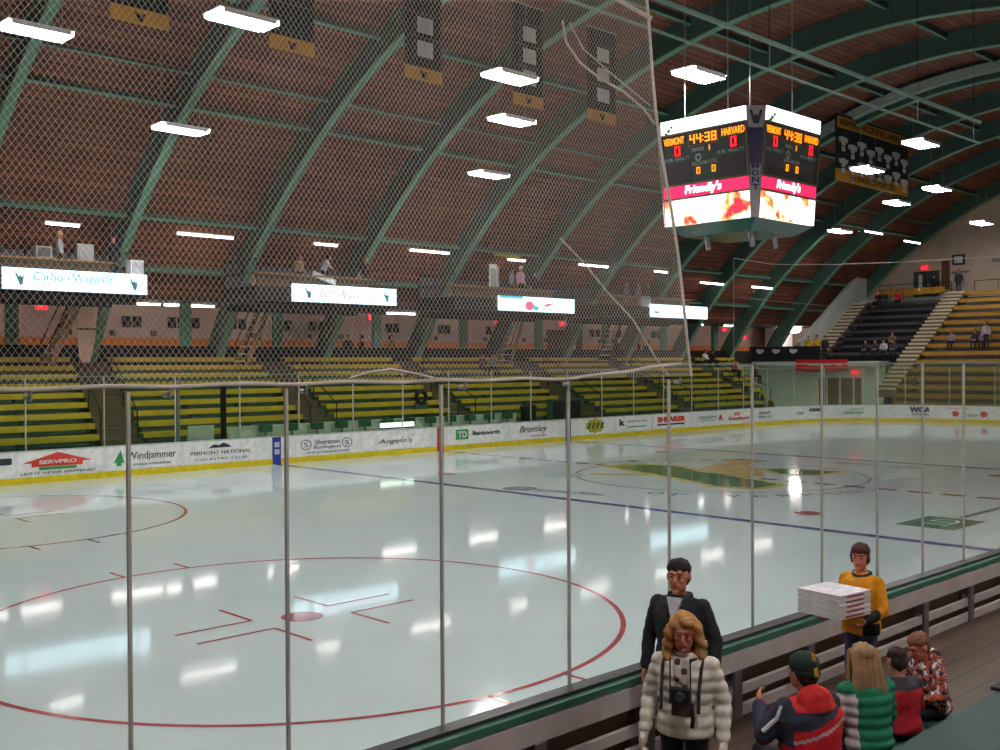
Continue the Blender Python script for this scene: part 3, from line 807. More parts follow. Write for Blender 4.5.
    f = tag(MB().span((48.12, 25.6, 10.55), (48.2, 26.5, 11.3)).build('picture_frame', M['black']), 'small dark framed picture high on the end wall', 'picture')
    MB().span((48.1, 25.75, 10.68), (48.13, 26.35, 11.17)).build('print', M['banwhite'], f)
    f = MB().span((48.15, 22.2, 10.6), (48.2, 23.9, 10.75)).build('wall_lettering', M['endwall']); tag(f, 'faint dark lettering on the end wall right of the framed picture', 'lettering')
    for i in range(7): MB().span((48.13, 23.7 - .22 * i - .16, 10.58), (48.15, 23.7 - .22 * i, 10.8)).build('letter', M['grayink'], f)
    f = MB().span((48.15, 25.3, 9.95), (48.2, 26.6, 10.1)).build('wall_lettering', M['endwall']); tag(f, 'faint dark lettering just under the framed picture', 'lettering')
    for i in range(8): MB().span((48.13, 26.55 - .16 * i - .11, 9.95), (48.15, 26.55 - .16 * i, 10.1)).build('letter', M['grayink'], f)
end_stand()

# ================================================================ concourse fittings
for i, x in enumerate((-19.2, -13.4, -6.0, -1.29, 4.57, 10.56, 16.51, 22.6, 28.56, 34.46)):
    t = thing('concourse_column', 'green steel column on the far concourse, %s from the left' % (ORD[i - 1] if i else 'outermost'), 'column', (x, 37.5, 3.5), 'green concourse columns')
    w = .22
    b = MB(); b.span((x - w, 37.4, 3.5), (x + w, 37.44, 6.36)); b.span((x - w, 37.66, 3.5), (x + w, 37.7, 6.36)); b.span((x - .04, 37.44, 3.5), (x + .04, 37.66, 6.36)); b.build('shaft', M['green'], t)
    MB().span((x - .3, 37.32, 3.5), (x + .3, 37.78, 3.54)).build('base_plate', M['green_dark'], t)
def exit_sign(x, y, z, label, face='y'):
    t = thing('exit_sign', label, 'exit sign', (x, y, z), 'red exit signs')
    if face == 'y':
        MB().span((x - .24, y, z), (x + .24, y + .08, z + .28)).build('case', M['exit'], t); text_obj('lettering', 'EXIT', (x - .18, y - .005, z + .06), (1, 0, 0), (0, 0, 1), .36, .16, M['whiteink'], t, .006)
    else:
        MB().span((x, y - .24, z), (x + .08, y + .24, z + .28)).build('case', M['exit'], t); text_obj('lettering', 'EXIT', (x - .005, y + .18, z + .06), (0, -1, 0), (0, 0, 1), .36, .16, M['whiteink'], t, .006)
for x, w in ((-11.6, 'beneath the left end of the first press box'), (-2.85, 'left of the second press box stair'), (5.6, 'right of the second press box sign'), (14.8, 'left of the third press box stair'), (20.4, 'above the brown concourse door'), (38.2, 'near the right end of the concourse')):
    exit_sign(x, 39.2, 5.95, 'red exit sign on the far concourse ' + w)
exit_sign(48.0, 28.5, 10.36, 'red exit sign above the green end wall door', 'x')
exit_sign(38.4, 29.0, 2.75, 'red exit sign under the corner walkway', 'x')
exit_sign(38.5, 37.8, 5.3, 'red exit sign at the corner beyond the far bleachers', 'x')
d = struct(MB().span((20.3, 40.4, 3.5), (23.6, 40.5, 5.75)).build('door_2', M['brown']))
MB().span((21.92, 40.37, 3.5), (21.98, 40.4, 5.75)).build('door_gap', M['black'], d); MB().span((22.6, 40.36, 4.5), (22.9, 40.4, 4.9)).build('door_window', M['banwhite'], d)
# framed pictures grouped on the concourse wall
npic = 0
xs = [-9.4, -8.6, -7.4, -6.9, -5.2, -4.7, -4.0, -2.0, -1.5, .6, 1.1, 2.6, 3.2, 7.6, 8.1, 11.4, 11.9, 13.0, 15.2, 15.8, 24.6, 25.2, 27.4, 31.2, 31.8]
for i, x in enumerate(xs):
    t = thing('framed_picture', 'small dark framed picture on the concourse wall, %s from the left' % ORD[i], 'picture', (x, 40.4, 5.0), 'framed pictures on the concourse wall')
    MB().span((x - .2, 40.4, 5.35), (x + .2, 40.45, 5.85)).build('frame', M['black'], t); MB().span((x - .12, 40.38, 5.43), (x + .12, 40.4, 5.77)).build('print', M['darkink'], t)
npl = 0
for i in range(24):
    x = -10 + 1.75 * i + (i % 3) * .2
    t = tag(MB().span((x - .13, 40.4, 4.95), (x + .13, 40.46, 5.2)).build('wall_plaque', M['backwood']), 'small brown plaque low on the concourse wall, %s from the left' % ORD[i], 'plaque', 'plaques on the concourse wall')
# ================================================================ lamps
def make_lamp():
    t = thing('high_bay_lamp', '', 'lamp', (0, 0, 0), 'bright white high bay lamps')
    L, W = 1.75, .9
    b = MB(); b.span((-L / 2, -W / 2, .1), (L / 2, W / 2, .14)); b.span((-L / 2 + .1, -W / 2, .0), (L / 2 - .1, -W / 2 + .02, .12)); b.span((-L / 2 + .1, W / 2 - .02, .0), (L / 2 - .1, W / 2, .12)); b.build('housing', M['lamphousing'], t)
    for i in range(6):
        y = -W / 2 + .1 + i * (W - .2) / 5
        MB().tube((-L / 2 + .02, y, .05), (L / 2 - .02, y, .05), .05, .05, 8).build('tube', M['tube'], t)
    for s in (-1, 1): MB().tube((s * L * .4, 0, .14), (s * L * .4, 0, 2.6), .008, .008, 4).build('hanger', M['metal'], t)
    return t
LAMPS = [(-17.69, 23.12, 12.5, 'in the top left corner of the photo'), (-14.14, 18.57, 12.5, 'cut by the banner at upper left of the net'), (-11.29, 27.5, 11.55, 'hung low between the two left arches'),
    (-5.2, 17.75, 12.5, 'highest of the three stacked left of the scoreboard'), (-1.03, 21.9, 12.5, 'middle of the three stacked left of the scoreboard'), (3.17, 27.6, 11.77, 'lowest of the three stacked left of the scoreboard'),
    (-1.04, 13.58, 12.5, 'directly above the scoreboard'), (14.24, 13.45, 12.5, 'beside the right edge of the big jersey banner'), (18.19, 17.76, 12.5, 'in front of the big jersey banner'),
    (26.01, 17.93, 12.5, 'low to the right of the big jersey banner'), (29.13, 21.58, 12.5, 'just under the big jersey banner'), (33.7, 27.5, 11.85, 'under the scoreboard right corner, in the distance'), (41.64, 21.83, 12.5, 'farthest right against the end wall')]
hidden = [(-16, 4.0), (-5, 3.0), (6.5, 3.0), (18, 4.0), (-24, 12.5), (-24, 19), (-16, 10.5), (-26, 4)]
near_fill = [(-24, -4.5), (-15.5, -4.5), (-6, -4.5)]  # unseen fill lamps, added to brighten the walkway and the people on it
proto = make_lamp()
for i, (x, y, z, wd) in enumerate(LAMPS):
    o = proto if i == 0 else dup(proto, (0, 0, 0), '')
    o.location = (x, y, z); o['label'] = 'bright hanging lamp ' + wd
for i, (x, y) in enumerate(hidden):
    o = dup(proto, (x, y, 12.6), 'bright hanging lamp outside the view over the near half, %s' % ORD[i]); o['group'] = 'lamps above the near half'
for i, (x, y) in enumerate(near_fill):
    o = dup(proto, (x, y, 8.6), 'added hanging fill lamp outside the view over the near seats, %s' % ORD[i]); o['group'] = 'lamps above the near half'

def make_tube(n=2):
    t = thing('tube_light', '', 'tube light', (0, 0, 0), 'fluorescent tube lights')
    for i in range(n):
        MB().tube((-1.22 + 1.24 * i, 0, 0), (-.04 + 1.24 * i, 0, 0), .042, .042, 8).build('tube', M['tubesmall'], t)
    MB().span((-1.25 if n == 2 else -.65, -.07, .042), (1.25 if n == 2 else .65, .07, .1)).build('batten', M['lamphousing'], t)
    return t
tp = make_tube()
ts = make_tube(1)
for c_ in ts.children:
    if c_.name.startswith('tube'): c_.location = (.63, 0, 0)
TL = [(-13.14, 33, 8.75, 'above the first press box'), (-7.42, 33, 8.8, 'right of the first press box'), (-1.63, 33, 8.87, 'above the second press box'), (4.35, 33, 8.98, 'right of the second press box'), (10.2, 33, 8.95, 'above the third press box'), (16.29, 33, 9.03, 'right of the third press box'), (22.38, 33, 9.04, 'above the fourth press box'),
      (27.62, 33, 8.6, 'right of the fourth press box'), (33.39, 33, 8.6, 'lowest near the right end of roof'), (41.0, 33.2, 10.3, 'left of the end wall, lower'), (38.4, 27.6, 12.2, 'near the end wall beside the hanging lamp'), (44.1, 27.6, 12.0, 'against the last arch by the end wall')]
for i, (x, y, z, wd) in enumerate(TL):
    src = ts if wd.startswith('above') else tp
    o = src if i in (0, 1) else dup(src, (0, 0, 0), '')
    o.location = (x, y, z); o['label'] = 'fluorescent tube light under the roof ' + wd
wallx = [-16.6, -12.6, -8.2, -5.6, -1.2, 6.2, 12.2, 18.0, 26.2, 32.4, 37.4]
for i, x in enumerate(wallx):
    o = dup(tp, (x, 37.9, 6.262), 'concourse tube light under the low far ceiling, %s from the left' % ORD[i]); o['group'] = 'concourse tube lights'
tag(MB().span((44.3, 38.6, 3.5), (46.7, 39.6, 6.34)).span((44.5, 38.55, 5.7), (46.5, 38.6, 6.2)).build('white_pillar', M['white']), 'broad white pillar at the far corner behind the glowing globe', 'pillar')
t = thing('wall_light', 'glowing white globe light by the yellow jackets at the far corner', 'wall light', (45.0, 37.4, 6.0))
MB().ell((45.0, 37.4, 6.2), (.5, .5, .33)).build('globe', M['globe'], t, True); MB().tube((45, 37.4, 6.5), (45, 37.4, 6.9), .06).build('stem', M['metal'], t)

# ================================================================ scoreboard
SEG = {'0': 'abcdef', '1': 'bc', '2': 'abged', '3': 'abgcd', '4': 'fgbc', '8': 'abcdefg'}
def scoreboard():
    cx, cy, d1, hw, zt, d2, zb = .35, 13.06, 1.97, 1.55, 11.15, 1.73, 7.9
    t = thing('scoreboard', 'four sided hanging scoreboard reading 44:38 with bright advert panels', 'scoreboard', (cx, cy, zb))
    # core and corner columns
    core = MB(); core.loft([((cx, cy, z), (1.45, 0, 0), (0, 1.45, 0)) for z in (zb + .1, zt - .1)], 4)
    core.build('core', M['sbblack'], t)
    for fi, n in enumerate((Vector((-1, 0, 0)), Vector((0, -1, 0)), Vector((1, 0, 0)), Vector((0, 1, 0)))):
        u = Vector((-n.y, n.x, 0))   # right-hand direction when seen from outside
        u = Vector((0, 0, 1)).cross(n)
        c = Vector((cx, cy, 0)); top = c + n * d1 + Vector((0, 0, zt)); bot = c + n * d2 + Vector((0, 0, zb)); v = (top - bot); H = v.length; v.normalize(); nn = u.cross(v)
        P = lambda a, h, o=0.0: bot + u * a + v * h + nn * o
        def slab(name, a0, a1, h0, h1, m, o0=0., o1=.03, par=t):
            b = MB(); q = [P(a, h, o) for o in (o0, o1) for a, h in ((a0, h0), (a1, h0), (a1, h1), (a0, h1))]
            b.add(q, [(3, 2, 1, 0), (4, 5, 6, 7), (0, 1, 5, 4), (1, 2, 6, 5), (2, 3, 7, 6), (3, 0, 4, 7)]); return b.build(name, m, par)
        face = slab('score_panel', -hw, hw, 1.26, 2.8, M['sbgreen'], -.1, .0)
        slab('advert_strip', -hw, hw, 2.83, H, M['topstrip'], -.1, .03)['label'] = 'glowing white top strip'
        MB().ell(P(-hw + .3, 2.95, .035), (.06, .06, .06)).ell(P(-hw + .42, 3.05, .035), (.05, .05, .05)).ell(P(-hw + .2, 2.86, .035), (.06, .06, .06)).build('strip_mark', M['greenink'], t)
        slab('pink_strip', -hw, hw, .83, 1.22, M['pink'], -.1, .02)['label'] = 'pink strip with white script'
        text_obj('script_lettering', "Friendly's", P(-.75, .86, .022), u, v, 1.35, .34, M['pinktext'], t, .012, .035, .15)
        slab('led_screen', -hw, hw, .0, .80, M['led'], -.1, .02)['label'] = 'bright orange and white LED advert'
        for h in (.815, 1.24, 2.815): slab('rail', -hw, hw, h - .03, h + .03, M['sbframe'], -.1, .05)
        for a in (-hw, hw): slab('rail', a - .03, a + .03, 1.24, 2.815, M['sbframe'], -.1, .05)
        for a0, a1 in ((-hw + .08, -.5), (.5, hw - .08)): slab('penalty_window', a0, a1, 1.3, 1.9, M['sbblack'], 0, .012, face)
        tx = lambda s, a, h, w, hh, m, nm='lettering': text_obj(nm, s, P(a, h, .014), u, v, w, hh, M[m], face, .012, .02)
        tx('VERMONT', -1.47, 2.5, .78, .22, 'amber'); tx('HARVARD', .68, 2.5, .8, .22, 'amber')
        tx('PERIOD', -.42, 2.18, .45, .12, 'sbtext'); tx('PLYR  PENALTY', -1.45, 1.98, .95, .11, 'sbtext'); tx('PLYR  PENALTY', .5, 1.98, .95, .11, 'sbtext'); tx('SHOTS ON GOAL', -.45, 1.76, .95, .12, 'sbtext')
        k = MB()
        for i in range(20):
            k.add([P(-.2 + r * math.cos(2 * PI * j / 20), 2.0 + r * math.sin(2 * PI * j / 20), .014) for j in (i, i + 1) for r in (.06, .12)], [(0, 1, 3, 2)])
        k.build('round_mark', M['sbtext'], face)
        def digit(ch, a, h, w, hh, m, nm='digit'):
            s = w * .24; b = MB(); g = {'a': (0, hh - s, w, hh), 'g': (0, hh / 2 - s / 2, w, hh / 2 + s / 2), 'd': (0, 0, w, s), 'f': (0, hh / 2, s, hh), 'b': (w - s, hh / 2, w, hh), 'e': (0, 0, s, hh / 2), 'c': (w - s, 0, w, hh / 2)}
            for c_ in SEG[ch]:
                x0, y0, x1, y1 = g[c_]; q = [P(a + x, h + y, o) for o in (.012, .03) for x, y in ((x0, y0), (x1, y0), (x1, y1), (x0, y1))]
                b.add(q, [(3, 2, 1, 0), (4, 5, 6, 7), (0, 1, 5, 4), (1, 2, 6, 5), (2, 3, 7, 6), (3, 0, 4, 7)])
            b.build(nm, m, face)
        slab('clock_frame', -.56, .56, 2.36, 2.78, M['sbframe'], 0, .006, face); slab('clock_window', -.53, .53, 2.39, 2.75, M['sbblack'], .0, .01, face)
        for ch, a in (('4', -.48), ('4', -.24), ('3', .07), ('8', .31)): digit(ch, a, 2.43, .18, .28, M['amber'], 'clock_digit')
        for h in (2.5, 2.62): MB().ell(P(0, h, .02), (.025, .025, .025)).build('clock_colon', M['amber'], face)
        digit('0', -1.06, 2.14, .2, .3, M['ledred'], 'score_digit'); digit('0', .98, 2.14, .2, .3, M['ledred'], 'score_digit')
        digit('1', .12, 2.16, .12, .16, M['amber'], 'period_digit'); digit('0', -.28, 1.5, .13, .2, M['amber'], 'shot_digit'); digit('0', .28, 1.5, .13, .2, M['amber'], 'shot_digit')
        # tapering corner column between this face and the next
        n2 = u; A0 = c + n * d1 + u * hw; 
        nb = u  # the neighbouring face on the right-hand side has outward direction u
        a_top = c + n * d1 + u * hw + Vector((0, 0, zt)); b_top = c + u * d1 + n * hw + Vector((0, 0, zt)); a_bot = c + n * d2 + u * hw + Vector((0, 0, zb)); b_bot = c + u * d2 + n * hw + Vector((0, 0, zb))
        inn = -(n + u).normalized() * .3
        b = MB(); q = [a_bot, b_bot, b_top, a_top]; b.add(q + [p + inn for p in q], [(0, 1, 2, 3), (7, 6, 5, 4), (0, 4, 5, 1), (1, 5, 6, 2), (2, 6, 7, 3), (3, 7, 4, 0)])
        colm = b.build('corner_column', M['sbgray'], t)
        cc = lambda s, h, o=.012: (a_bot + (a_top - a_bot) * h) * (1 - s) + (b_bot + (b_top - b_bot) * h) * s + (n + u).normalized() * o
        b = MB(); b.poly([cc(.08, .48), cc(.92, .48), cc(.92, .80), cc(.08, .80)], (n + u).normalized(), .006); b.build('column_panel', M['sbpurple'], colm)
        uu = (b_top - a_top).normalized()
        for i, ch in enumerate('VERMONT'):
            text_obj('column_letter', ch, cc(.2, .62 - i * .062), uu, Vector((0, 0, 1)), (cc(.8, .6) - cc(.2, .6)).length * .8, .16, M['navyprint'], colm, .012, .03)
        b = MB(); e0 = cc(.5, .9)
        b.poly([e0 + uu * x + Vector((0, 0, z)) for x, z in ((-.2, .2), (-.12, .2), (-.06, .02), (0, .08), (.06, .02), (.12, .2), (.2, .2), (.08, -.2), (-.08, -.2))], (n + u).normalized(), .012); b.build('column_crest', M['darkink'], colm)
    # sloping green underside, with small box speakers
    b = MB(); b.loft([((cx, cy, zb + .0), (2.2, 0, 0), (0, 2.2, 0)), ((cx, cy, zb - .28), (1.7, 0, 0), (0, 1.7, 0))], 4)
    R45 = Matrix.Rotation(PI / 4, 3, 'Z')
    vs = []
    for (h, z) in ((d2 - .05, zb - .01), (d2 - .5, zb - .32)):
        for sx, sy in ((-1, -1), (1, -1), (1, 1), (-1, 1)): vs.append((cx + sx * h, cy + sy * h, z))
    b = MB(); b.add(vs, [(0, 1, 2, 3), (7, 6, 5, 4), (0, 4, 5, 1), (1, 5, 6, 2), (2, 6, 7, 3), (3, 7, 4, 0)]); b.build('underside', M['sbunder'], t)
    for x, y in ((-.75, -.9), (.4, -1.0), (-.9, .6)):
        MB().beam((cx + x, cy + y, zb - .25), (cx + x - .1, cy + y - .15, zb - .75), .12, .12).build('speaker', M['sbgray'], t)
    for sx in (-1, 1):
        for sy in (-1, 1): MB().tube((cx + sx * 1.2, cy + sy * 1.2, zt - .1), (cx + sx * 1.2, cy + sy * 1.2, 17.6), .02, .02, 5).build('hanging_cable', M['metal'], t)
    struct_top = MB().span((cx - 1.5, cy - 1.5, zt - .12), (cx + 1.5, cy + 1.5, zt - .06)); struct_top.build('top_plate', M['sbgray'], t)
scoreboard()

# ================================================================ banners
def banner(label, x0, x1, z0, z1, y=21.0, kind='tall'):
    q_ = (21 + 5.87) / (22 + 5.87); x0, x1 = (-28.4 + (x + 28.4) * q_ for x in (x0, x1)); z0, z1 = (3.59 + (z - 3.59) * q_ for z in (z0, z1))
    t = thing('championship_banner', label, 'banner', ((x0 + x1) / 2, y, z0), 'championship banners under the roof')
    w = x1 - x0; gold = .42
    b = MB(); n = 12
    for i in range(n):   # gently rippled cloth
        xa, xb = x0 + w * i / n, x0 + w * (i + 1) / n; ya, yb = (y + .015 * math.sin(q * 2.2) for q in (i, i + 1))
        b.add([(xa, ya, z0 + gold), (xb, yb, z0 + gold), (xb, yb, z1), (xa, ya, z1), (xa, ya + .02, z0 + gold), (xb, yb + .02, z0 + gold), (xb, yb + .02, z1), (xa, ya + .02, z1)], [(0, 1, 2, 3), (7, 6, 5, 4), (0, 4, 5, 1), (2, 6, 7, 3)])
    b.build('cloth', M['banblack'], t)
    MB().span((x0, y - .01, z0), (x1, y + .03, z0 + gold)).build('gold_band', M['bangold'], t)['label'] = 'gold bottom band'
    MB().poly([((x0 + x1) / 2 + a, y - .01, z0 + .2 + c) for a, c in ((-.16, .12), (-.07, .1), (0, .02), (.07, .1), (.16, .12), (.05, -.12), (-.05, -.12))], (0, -1, 0), .015).build('band_crest', M['banblack'], t)
    MB().tube((x0 - .05, y + .01, z1 + .02), (x1 + .05, y + .01, z1 + .02), .03).build('rod', M['metal'], t)
    zz = z0 + gold + .35; k = 0
    while zz + .6 < z1 - .4:
        if kind == 'tall' and k < 3:
            MB().span((x0 + w * .32, y - .03, zz), (x1 - w * .26, y - .02, zz + .52)).build('white_patch', M['banwhite'], t)
        elif kind == 'tall' and k < 5:
            MB().span((x0 + w * .2, y - .03, zz + .05), (x1 - w * .16, y - .02, zz + .4)).build('gold_patch', M['bangold'], t)
        MB().span((x0 + .1, y - .02, zz + .62), (x1 - .1, y - .015, zz + .645)).build('seam_line', M['grayink'], t)
        zz += .78; k += 1
banner('black banner with gold lower band at top left, right of the corner lamp', -16.15, -14.45, 12.98, 15.6, kind='plain')
banner('wide black banner with gold band beside the second ceiling lamp', -11.2, -9.6, 13.2, 16.2, kind='plain')
banner('black banner with two white patches and gold band left of centre top', -5.98, -4.33, 13.28, 16.6)
banner('black banner with white patches hanging behind the topmost lamp stack', -.86, .75, 13.25, 17.0)
banner('black banner with gold and white patches nearest left of scoreboard', 3.3, 5.05, 13.32, 17.0)
def jersey_banner():
    x0, x1, z0, z1, y = 21.2, 29.25, 12.86, 16.28, 21
    t = thing('championship_banner', 'wide black banner of white retired jerseys right of the scoreboard', 'banner', ((x0 + x1) / 2, y, z0), 'championship banners under the roof')
    MB().span((x0, y, z0 + .55), (x1, y + .05, z1)).build('cloth', M['banblack'], t)
    MB().span((x0, y - .01, z0), (x1, y + .06, z0 + .62)).build('gold_band', M['bangold'], t)['label'] = 'gold bottom band'
    text_obj('lettering', 'HONORED PLAYERS', (x0 + 1.5, y - .02, z0 + .15), (1, 0, 0), (0, 0, 1), 5, .3, M['banblack'], t)
    MB().span((x0 + .1, y - .02, z1 - .7), (x1 - .1, y, z1 - .12)).build('gold_header', M['bangold'], t)
    text_obj('lettering', 'VERMONT HOCKEY ALL-AMERICANS', (x0 + .3, y - .03, z1 - .58), (1, 0, 0), (0, 0, 1), 7.8, .34, M['banblack'], t)
    for r in range(2):
        for c in range(8):
            x = x0 + .75 + c * .98; z = z1 - 1.55 - r * 1.1 - (.28 if c % 2 else 0)
            b = MB().poly([(x + a, y, z + q) for a, q in ((-.5, .35), (-.15, .42), (.15, .42), (.5, .35), (.38, .12), (.2, .18), (.2, -.02), (-.2, -.02), (-.2, .18), (-.38, .12))], (0, -1, 0), .015)
            b.poly([(x - .18, y, z - .32), (x + .18, y, z - .32), (x + .18, y, z - .08), (x - .18, y, z - .08)], (0, -1, 0), .015)
            b.build('jersey', M['banwhite'], t)
    MB().tube((x0 - .05, y + .02, z1 + .03), (x1 + .05, y + .02, z1 + .03), .03).build('rod', M['metal'], t)
jersey_banner()
# pipes strung under the roof, parallel with the ice
for z, lab in ((11.32, 'upper green grey pipe crossing above the scoreboard and jersey banner'), (10.64, 'lower thin pipe crossing just above the scoreboard top')):
    t = thing('hanging_pipe', lab, 'pipe', (-8, 8, z), 'pipes under the roof')
    r = .06 if z > 11 else .035
    MB().tube((-24, 8, z), (6.5, 8, z), r, r, 8).build('pipe', M['conduit'], t)
    for x in (-22, -14, -6, 2, 6): MB().tube((x, 8, z), (x, 8, 17.0), .01, .01, 4).build('hanger', M['metal'], t)
# air duct along the sixteenth arch
b = MB(); T = [rad(-30 + 60 * i / 24) for i in range(25)]
for a, c in zip(T[:-1], T[1:]):
    A = Vector((23.08, YC + 26.85 * math.sin(a), ZC + 26.85 * math.cos(a))); C = Vector((23.08, YC + 26.85 * math.sin(c), ZC + 26.85 * math.cos(c)))
    b.beam(A, C, .4, .45, up=(0, math.sin(a), math.cos(a)))
tag(b.build('air_duct', mat('pale_green_duct', (150, 166, 158), .5)), 'pale grey green curved air duct following an arch above the jersey banner', 'duct')

# ================================================================ press boxes
def press_box(x0, xs0, xs1, label, slabel, art, stairx):
    t = thing('press_box', label, 'press box', ((x0 + xs1) / 2, 33, 6.2), 'press boxes over the far bleachers')
    x1 = xs1 + .05
    MB().span((x0, 31.55, 6.18), (x1, 34.3, 6.8)).build('platform', M['black'], t)
    sg = MB().span((xs0, 31.4, 6.22), (xs1, 31.52, 6.95)).build('advert_sign', M['sign'], t); sg['label'] = slabel
    Y = 31.4
    T = lambda s, a, b_, z0, z1, m, sh=0.: text_obj('sign_lettering', s, (a, Y - .004, z0), (1, 0, 0), (0, 0, 1), b_ - a, z1 - z0, M[m], sg, .008, .0, sh)
    def cat(x, m='signdark'): MB().poly([(x + a, Y, 6.6 + c) for a, c in ((-.18, .2), (-.1, .16), (-.03, .04), (.02, .12), (.06, .02), (.18, .18), (.12, .0), (.1, -.2), (0, -.26), (-.06, -.1))], (0, -1, 0), .006).build('sign_crest', M[m], sg)
    if art == 0: cat(xs0 + .55); cat(xs1 - .5); T('Carlson Wagonlit', xs0 + 1.0, xs1 - 1.3, 6.46, 6.84, 'signink', .1)
    if art == 1: cat(xs0 + .75); cat(xs1 - .55); T("Burt's & Con Co", xs0 + 1.35, xs1 - 1.3, 6.44, 6.82, 'signpink')
    if art == 2:
        MB().span((xs0, Y - .006, 6.83), (xs0 + 1.6, Y, 6.95)).build('sign_mark', M['signblue'], sg)
        MB().poly([(xs0 + 2.1 + .32 * math.cos(a), Y, 6.5 + .24 * math.sin(a)) for a in [2 * PI * i / 14 for i in range(14)]], (0, -1, 0), .006).build('sign_mark', M['signpink'], sg)
        MB().span((xs0 + 2.4, Y - .008, 6.3), (xs0 + 2.75, Y, 6.5)).build('sign_mark', M['signblue'], sg)
        MB().poly([(xs0 + 3.0, Y, 6.5), (xs0 + 3.6, Y, 6.58), (xs0 + 4.1, Y, 6.7), (xs0 + 3.7, Y, 6.68), (xs0 + 3.2, Y, 6.6)], (0, -1, 0), .006).build('sign_mark', M['signred'], sg)
        MB().beam((xs0 + 3.0, Y - .004, 6.3), (xs0 + 3.6, Y - .004, 6.62), .008, .05).build('sign_mark', M['signred'], sg)
    if art == 3:
        MB().span((xs0 + .3, Y - .006, 6.45), (xs0 + .7, Y, 6.55)).build('sign_mark', M['signdark'], sg)
    MB().span((x0, 31.55, 7.3), (x1 - 1.2, 31.95, 7.36)).build('counter', M['wood_tan'], t)
    MB().span((x0, 31.9, 6.8), (x1 - 1.2, 31.94, 7.3)).build('counter_front', M['backwood'], t)
    b = MB()
    n = 8
    for i in range(n + 1):
        x = x0 + .06 + (x1 - x0 - .12) * i / n; b.tube((x, 34.2, 6.8), (x, 34.2, 7.9), .025)
    for z in (7.35, 7.9): b.path([(x0 + .05, 34.2, z), (x1 - .05, 34.2, z)], .022)
    for x in (x0 + .05, x1 - .05):
        for z in (7.35, 7.9): b.path([(x, 34.2, z), (x, 31.6, z)], .022)
        b.tube((x, 31.6, 6.8), (x, 31.6, 7.9), .025)
    b.build('railing', M['black'], t)
    for x in (x0 + .3, x1 - .3):
        MB().tube((x, 33.9, 6.8), (x, 33.9, 9.0), .03).build('hanger', M['green_dark'], t)
    b = MB(); b.beam((x0 + .2, 34.2, 6.0), (x1 - .2, 34.2, 6.0), .16, .3); b.beam((x0 + .2, 32.0, 6.0), (x1 - .2, 32.0, 6.0), .16, .3); b.build('support_beam', M['black'], t)
    MB().span((x0 + .1, 34.24, 6.8), (x1 - .1, 34.28, 7.85)).build('back_panel', M['charcoal'], t)
    return t
PB = [(-17.5, -15.79, -10.69, 'press box hung at left, with standing spectators and a long lit sign', 'backlit white and cyan sign', 0, -12.4),
      (-6.0, -4.37, 1.02, 'second press box from the left, with a pink lettered lit sign', 'backlit white sign with faint pink letters', 1, -4.1),
      (4.6, 7.42, 12.88, 'third press box from the left, with pink shirted man and red marked sign', 'backlit white sign with red and blue marks', 2, 11.8),
      (15.2, 19.39, 24.83, 'fourth press box, nearest the scoreboard, with blank glowing sign', 'plain backlit white sign', 3, 20.0)]
for i, (x0, a, b_, lab, sl, art, sx) in enumerate(PB):
    t = press_box(x0, a, b_, lab, sl, art, sx)
    s = thing('press_box_stair', 'steep open stair down from the %s press box to the bleachers' % ORD[i], 'stair', (sx, 34.5, 4), 'press box stairs')
    top = Vector((sx + .55, 35.0, 6.15)); bot = Vector((sx - .7, 34.85, 3.6))
    for y in (-.42, .42): MB().beam(top + Vector((0, y, 0)), bot + Vector((0, y, 0)), .06, .22).build('stringer', M['wood_tan' if i != 3 else 'brown'], s)
    for k in range(8):
        p = bot + (top - bot) * (k + .5) / 8; MB().box(p, (.26, .84, .05)).build('tread', M['stepcream'], s)
    b = MB()
    for y in (-.45, .45): b.path([bot + Vector((0, y, .9)), top + Vector((0, y, .9))], .025); b.tube(bot + Vector((0, y, 0)), bot + Vector((0, y, .9)), .025)
    b.build('handrail', M['black'], s)
t = tag(MB().poly([(-11.85, 35.0, 6.0), (-11.0, 35.0, 6.0), (-11.15, 35.0, 4.6), (-11.35, 35.0, 3.72), (-11.75, 35.0, 3.72), (-11.8, 35, 4.8)], (0, 1, 0), .06).build('white_screen', mat('pale_pink_screen', (226, 188, 168), .8)), 'tall pale screen beside the stair under the first press box', 'screen')
MB().span((-11.85, 34.97, 5.0), (-11.1, 35.0, 5.06)).build('cross_bar', M['black'], t)
# things on the press box counters
def desk_box(name, label, cat, c, d, m, extra=None):
    t = thing(name, label, cat, (c[0], c[1], c[2]))
    MB().box((c[0], c[1], c[2] + d[2] / 2), d).build('case', M[m], t)
    if extra: MB().box((c[0], c[1] - d[1] / 2 - .01, c[2] + d[2] / 2), (d[0] * .8, .015, d[2] * .75)).build('screen', M[extra], t)
    return t
desk_box('monitor', 'pale monitor at the left end of the first press box counter', 'monitor', (-14.3, 31.8, 7.36), (.55, .18, .42), 'slab', 'grayink')
desk_box('monitor', 'pale monitor between the two men in the first press box', 'monitor', (-12.5, 32.6, 7.36), (.6, .16, .7), 'slab', 'banwhite')
MB().span((-12.75, 32.5, 6.8), (-12.25, 32.7, 7.36)).build('stand', M['black'], bpy.data.objects['monitor.001'])
desk_box('cardboard_box', 'white box at the right end of the first press box counter', 'box', (-10.95, 31.8, 6.8), (.55, .4, .7), 'whiteink', 'banwhite')
desk_box('paper_sheet', 'tall white sheet of paper at the left of third press box', 'paper', (7.75, 32.2, 6.8), (.5, .05, 1.75), 'whiteink', 'slab')
desk_box('paper_sheet', 'white sheet behind the man in pink in the third press box', 'paper', (9.0, 33.4, 6.8), (.6, .05, 1.8), 'slab', 'banwhite')
